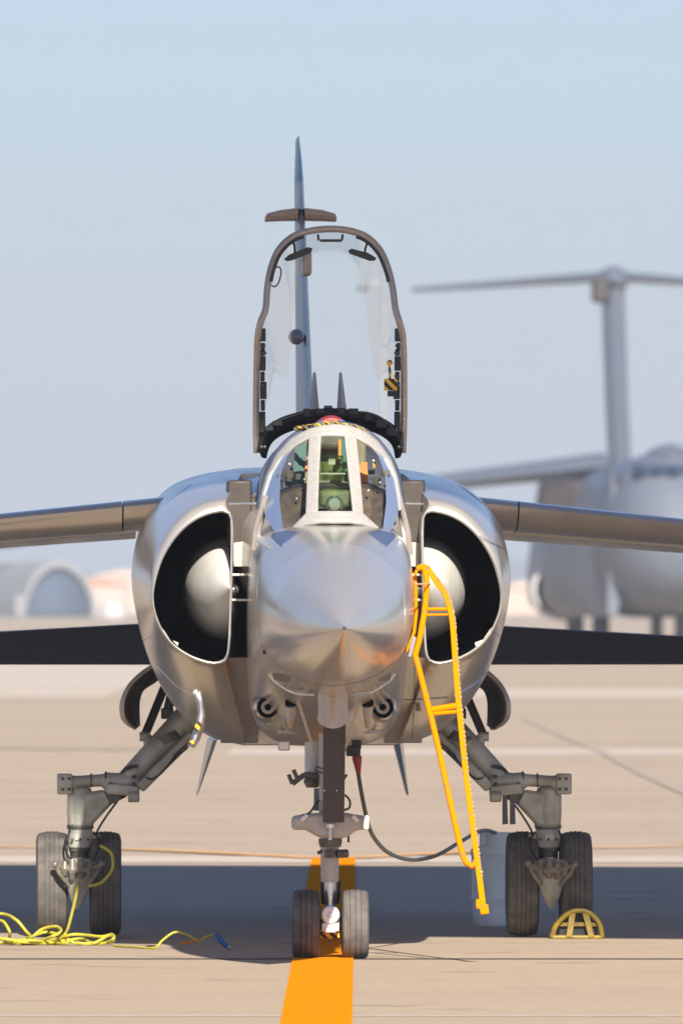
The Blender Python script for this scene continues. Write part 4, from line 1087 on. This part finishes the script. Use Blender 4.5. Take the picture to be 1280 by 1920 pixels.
# ================================================================== background
# --- the big T tail transport
TD = 725.0
tr0 = W(1268, 1130, TD)
tr = empty('transport_aircraft', (tr0.x, TD, 0), R(1.62))
tag(tr, 'huge pale grey T tail military transport aircraft parked far behind on the right', 'transport aircraft')
mb = MB()
def tb(y, hw, top, bot, nl=2.3): return sup(y, hw, top, bot, 2.1, nl, 48)
TK = [(0, .15, 4.6, 4.2, 2, 2), (.6, 1.3, 6.0, 2.9, 2, 2), (2, 2.5, 8.0, 1.9, 2, 2.2), (4, 3.2, 9.1, 1.35, 2, 2.5), (7, 3.6, 9.4, 1.15, 2, 2.8), (12, 3.7, 9.35, 1.1, 2, 3), (30, 3.7, 9.3, 1.1, 2, 3), (45, 3.6, 9.2, 1.5, 2, 2.6), (56, 2.6, 9.0, 4.0, 2, 2), (68, .6, 8.4, 7.2, 2, 2)]
mb.loft([tb(a, b, c, d, max(2, f)) for a, b, c, d, e, f in stations(TK, 40)]); mb.build('body', M['transport'], tr)
mb = MB()
mb.loft([sup(y, hw, top, 4, 2, 2, 32) for y, hw, top in ((3.0, .3, 8.9), (4.2, 1.3, 9.6), (6, 1.8, 9.75), (12, 2.0, 9.7), (24, 1.0, 9.2))]); mb.build('upper_deck', M['transport'], tr)
for k, x in enumerate((-2.0, -1.05, -.85, 0, .85)):
    pass
for x in (-1.62, -.82, -.05, .75, 1.55):
    q = MB(); q.box((x, 2.70 + .35 * abs(x), 8.40), (.66, 1.8, .50)); q.build('cockpit_window', M['window_blue'], tr, bevel=.05)
for s_ in (-1, 1):
    q = MB()
    def tws(ax, le, te, z, th): return [Vector((s_*ax, lerp(le, te, c), z + h * th)) for c, h in ((0, 0), (.03, .35), (.15, .8), (.4, 1), (.75, .5), (1, 0), (.75, -.2), (.4, -.6), (.15, -.6), (.03, -.3))]
    q.loft([tws(2.5, 19, 33, 8.75, .75), tws(12, 25, 34.5, 7.75, .5), tws(34, 37.5, 41.5, 4.7, .25)]); w_ = q.build('wing', M['transport'], tr)
    q = MB(); q.loft([[Vector((s_ * 3.2, y, 1.3)), Vector((s_ * (3.4 + b * .75), y, 1.15)), Vector((s_ * (3.5 + b), y, 1.9)), Vector((s_ * (3.5 + b * 1.04), y, 3.4)), Vector((s_ * (3.5 + b * .95), y, 5.2)), Vector((s_ * (3.4 + b * .7), y, 7.2)), Vector((s_*3.0, y, 8.6))] for y, b in ((4.5, -.9), (8, .2), (12, 1.5), (16, 2.3), (34, 2.4), (39, .2))]); q.build('gear_pod', M['transport'], tr)
    q = MB(); q.loft([tws(.4, 66.0, 72.5, 19.35, .38), tws(10.6, 71.5, 74.5, 18.75, .16)]); q.build('tailplane', M['transport'], tr)
    for ax, z in ((4.9, 2.5), (12.3, 4.6), (19.5, 4.1)):
        if ax < 6 and s_ > 0: continue
        q = MB(); yb = (18 if ax < 6 else 15) + (ax - 5) * .75
        q.lathe([(0, 1.30), (-.12, 1.38), (-.05, 1.48), (1.2, 1.5), (4.5, 1.15), (4.6, .8), (.8, 1.2)], (s_*ax, yb, z), 'Y', 36, False); e_ = q.build('engine_nacelle', M['transport'], tr)
        q = MB(); q.lathe([(-.14, 1.33), (-.20, 1.42), (-.05, 1.53), (.35, 1.54), (.35, 1.3)], (s_*ax, yb, z), 'Y', 36, False); q.build('nacelle_lip', M['white'], e_)
        q = MB(); q.lathe([(.7, .02), (.75, 1.24), (.9, 1.24)], (s_*ax, yb, z), 'Y', 30); q.build('fan', M['transport_dark'], e_)
        q = MB(); q.box((s_*ax, yb + 4, z + 1.9), (.35, 5, 1.8)); q.build('pylon', M['transport'], e_)
q = MB(); q.loft([[Vector((-4.2, 12, 8.0)), Vector((-6.0, 13, 7.9)), Vector((-6.3, 13, 6.4)), Vector((-4.2, 12, 6.2))], [Vector((-4.2, 19, 8.2)), Vector((-6.0, 19, 8.1)), Vector((-6.2, 19, 6.6)), Vector((-4.2, 19, 6.2))]]); q.build('wing_root_inlet', M['transport_dark'], tr, bevel=.2)
q = MB(); q.loft([[Vector((x * .62, lerp(y0, y1, c), z)) for c, x in ((0, 0), (.05, -.6), (.3, -1), (.7, -.6), (1, -.05), (1, .05), (.7, .6), (.3, 1), (.05, .6))] for z, y0, y1 in ((8.2, 55, 67), (12, 59.5, 69.5), (19.0, 65.5, 73))]); tf = q.build('fin', M['transport'], tr)
q = MB(); q.lathe([(-1.6, .05), (-1.2, .45), (0, .8), (4, .8), (8, .1)], (0, 66.5, 19.15), 'Y', 24); q.build('fin_bullet', M['transport'], tf)
q = MB(); q.box((-.75, 65.5, 18.6), (.9, 2.5, 1.3)); q.build('fin_antenna_box', M['transport_dark'], tf, bevel=.2)
for i, (x, y) in enumerate([(x, y) for x in (-3.9, -2.6, 2.6, 3.9) for y in (22, 28)] + [(-.6, 8), (.6, 8)]):
    q = MB(); q.lathe([(-.25, .35), (-.28, .55), (-.2, .62), (.2, .62), (.28, .55), (.25, .35)], (x, y, .62), 'X', 24); w_ = q.build('wheel', M['tyre'], tr)
    q = MB(); q.tube([(x, y, .6), (x, y, 1.9)], .16, 10); q.build('gear_strut', M['transport'], tr)

# --- arched aircraft shelters on the left, far away
def arch_shelter(cx, py, d, rad, label, depth=15, rz=0.0):
    c = W(cx, py, d)
    e = empty('arch_shelter', (c.x, d, 0), rz)
    tag(e, label, 'hangar')
    q = MB(); n = 28
    def arc(r, y): return [Vector((r * math.cos(math.pi * k / n), y, r * 1.42 * math.sin(math.pi * k / n))) for k in range(n + 1)]
    q.loft([arc(rad, 0), arc(rad * 1.14, 0), arc(rad * 1.14, depth), arc(rad, depth), arc(rad, 0)], closed=False, cap=False)
    q.build('vault', M['arch'], e)
    q = MB(); a = arc(rad * .99, 1.2); q.add(a, [tuple(range(n + 1))]); q.build('dark_interior_sheet', M['arch_dark'], e, solid=.3)  # dark blue sheet standing in for the shaded interior of the open end
    q = MB(); q.box((-rad * 1.25, -.5, 1.4), (1.6, 1.4, 2.8)); q.build('buttress', M['arch'], e, bevel=.2)
    return e
arch_shelter(112, 1155, 1900, 4.5, 'pale concrete arched aircraft shelter with dark blue open end seen under left wing', 13, R(20))
c_ = W(2, 1150, 2050); fb = empty('hangar_building', (c_.x, 2050, 0)); tag(fb, 'flat roofed blue grey hangar at the left edge behind the arched shelter', 'hangar')
q = MB(); q.box((0, 6, 3.7), (13, 12, 7.4)); q.build('wall', M['blue_grey'], fb)
q = MB(); q.box((0, 6, 7.55), (13.4, 12.4, .3)); q.build('roof', M['arch'], fb)
def bldg(cx, d, w, h, dp, m, label, roofm=None):
    c = W(cx, 1150, d); e = empty('hangar_building', (c.x, d, 0)); tag(e, label, 'building')
    q = MB(); q.box((0, dp/2, h/2), (w, dp, h)); q.build('wall', m, e)
    q = MB(); q.prism([(-w*.53, -.4, h), (w*.53, -.4, h), (0, -.4, h + w*.10)], [(-w*.53, dp+.4, h), (w*.53, dp+.4, h), (0, dp+.4, h + w*.10)]); q.build('roof', roofm or M['terracotta'], e)
    q = MB(); q.box((0, -.1, h*.3), (w*.3, .2, h*.6)); q.build('door', M['arch_dark'] if False else M['stucco'], e)
    return e
bldg(185, 2300, 9, 4.6, 12, M['stucco'], 'low pink stucco building with terracotta roof right of the arched shelter')
bldg(235, 2400, 12, 6.0, 12, M['stucco'], 'taller pale stucco building beside the left intake of the jet', M['stucco'])
bldg(990, 2300, 14, 4.0, 12, M['stucco'], 'low tan building far behind between jet and transport aircraft', M['stucco'])
tkp = W(212, 1135, 1800); tk = empty('storage_tank', (tkp.x, 1800, 0)); tag(tk, 'round white storage tank in front of the stucco buildings', 'tank')
q = MB(); q.lathe([(0, 1.7), (1.5, 1.7), (1.6, 1.65)], (0, 0, 0), 'Z', 32); q.build('shell', M['tank_white'], tk)
q = MB(); q.lathe([(1.6, 1.66), (2.0, 1.2), (2.2, .1)], (0, 0, 0), 'Z', 32); q.build('cap', M['tank_white'], tk)
# --- distant hills
q = MB(); xs = [-900 + 1800 * i / 120 for i in range(121)]
def hz(x):
    return 8 + 16 * math.sin(x * .011 + 1.2) + 9 * math.sin(x * .031 + .4) + 5 * math.sin(x * .083) + 14 * math.exp(-((x + 190) / 60) ** 2)
q.loft([[Vector((x, 7000, -1)) for x in xs], [Vector((x, 7250, max(3, hz(x)) * .7)) for x in xs], [Vector((x, 7600, max(3, hz(x)))) for x in xs], [Vector((x, 8600, -1)) for x in xs]], closed=False, cap=False)
tag(q.build('hills', M['hill']), kind='structure')
# --- lamp post behind the canopy
ld = 300.0; lp0 = W(719, 1130, ld); lp = empty('street_lamp', (lp0.x, ld, 0)); tag(lp, 'tall thin apron lamp post with curved arm seen through the raised canopy', 'lamp post')
top = W(700, 531, ld).z
q = MB(); q.tube([(0, 0, 0), (0, 0, top * .6), (0.0, 0, top - .35)], [.07, .05, .03], 10); q.build('pole', M['pole'], lp)
q = MB(); q.tube(spline([(0, 0, top - .35), (-.03, 0, top - .12), (-.12, 0, top), (-.26, 0, top + .01), (-.36, 0, top - .06)], 16), .022, 8); q.build('arm', M['pole'], lp)
q = MB(); q.loft([sup(y, w, top - .04, top - .14, 2, 2, 16) for y, w in ((-.18, .02), (-.12, .10), (.12, .10), (.18, .02))], xf := None) if False else q.box((-.42, 0, top - .10), (.24, .3, .12)); q.build('lamp_head', M['transport'], lp, bevel=.03)

# --- the air
hz_m = bpy.data.materials.new("haze"); hz_m.use_nodes = True
nt = hz_m.node_tree; nt.nodes.remove(nt.nodes["Principled BSDF"])
pv = nt.nodes.new("ShaderNodeVolumePrincipled")
pv.inputs["Color"].default_value = (0.72, 0.79, 0.88, 1)
pv.inputs["Density"].default_value = HAZE
pv.inputs["Anisotropy"].default_value = 0.0
nt.links.new(pv.outputs[0], nt.nodes["Material Output"].inputs["Volume"])
q = MB(); q.box((0, 5840, 45), (7100, 12340, 92))
tag(q.build('haze', hz_m), kind='stuff')
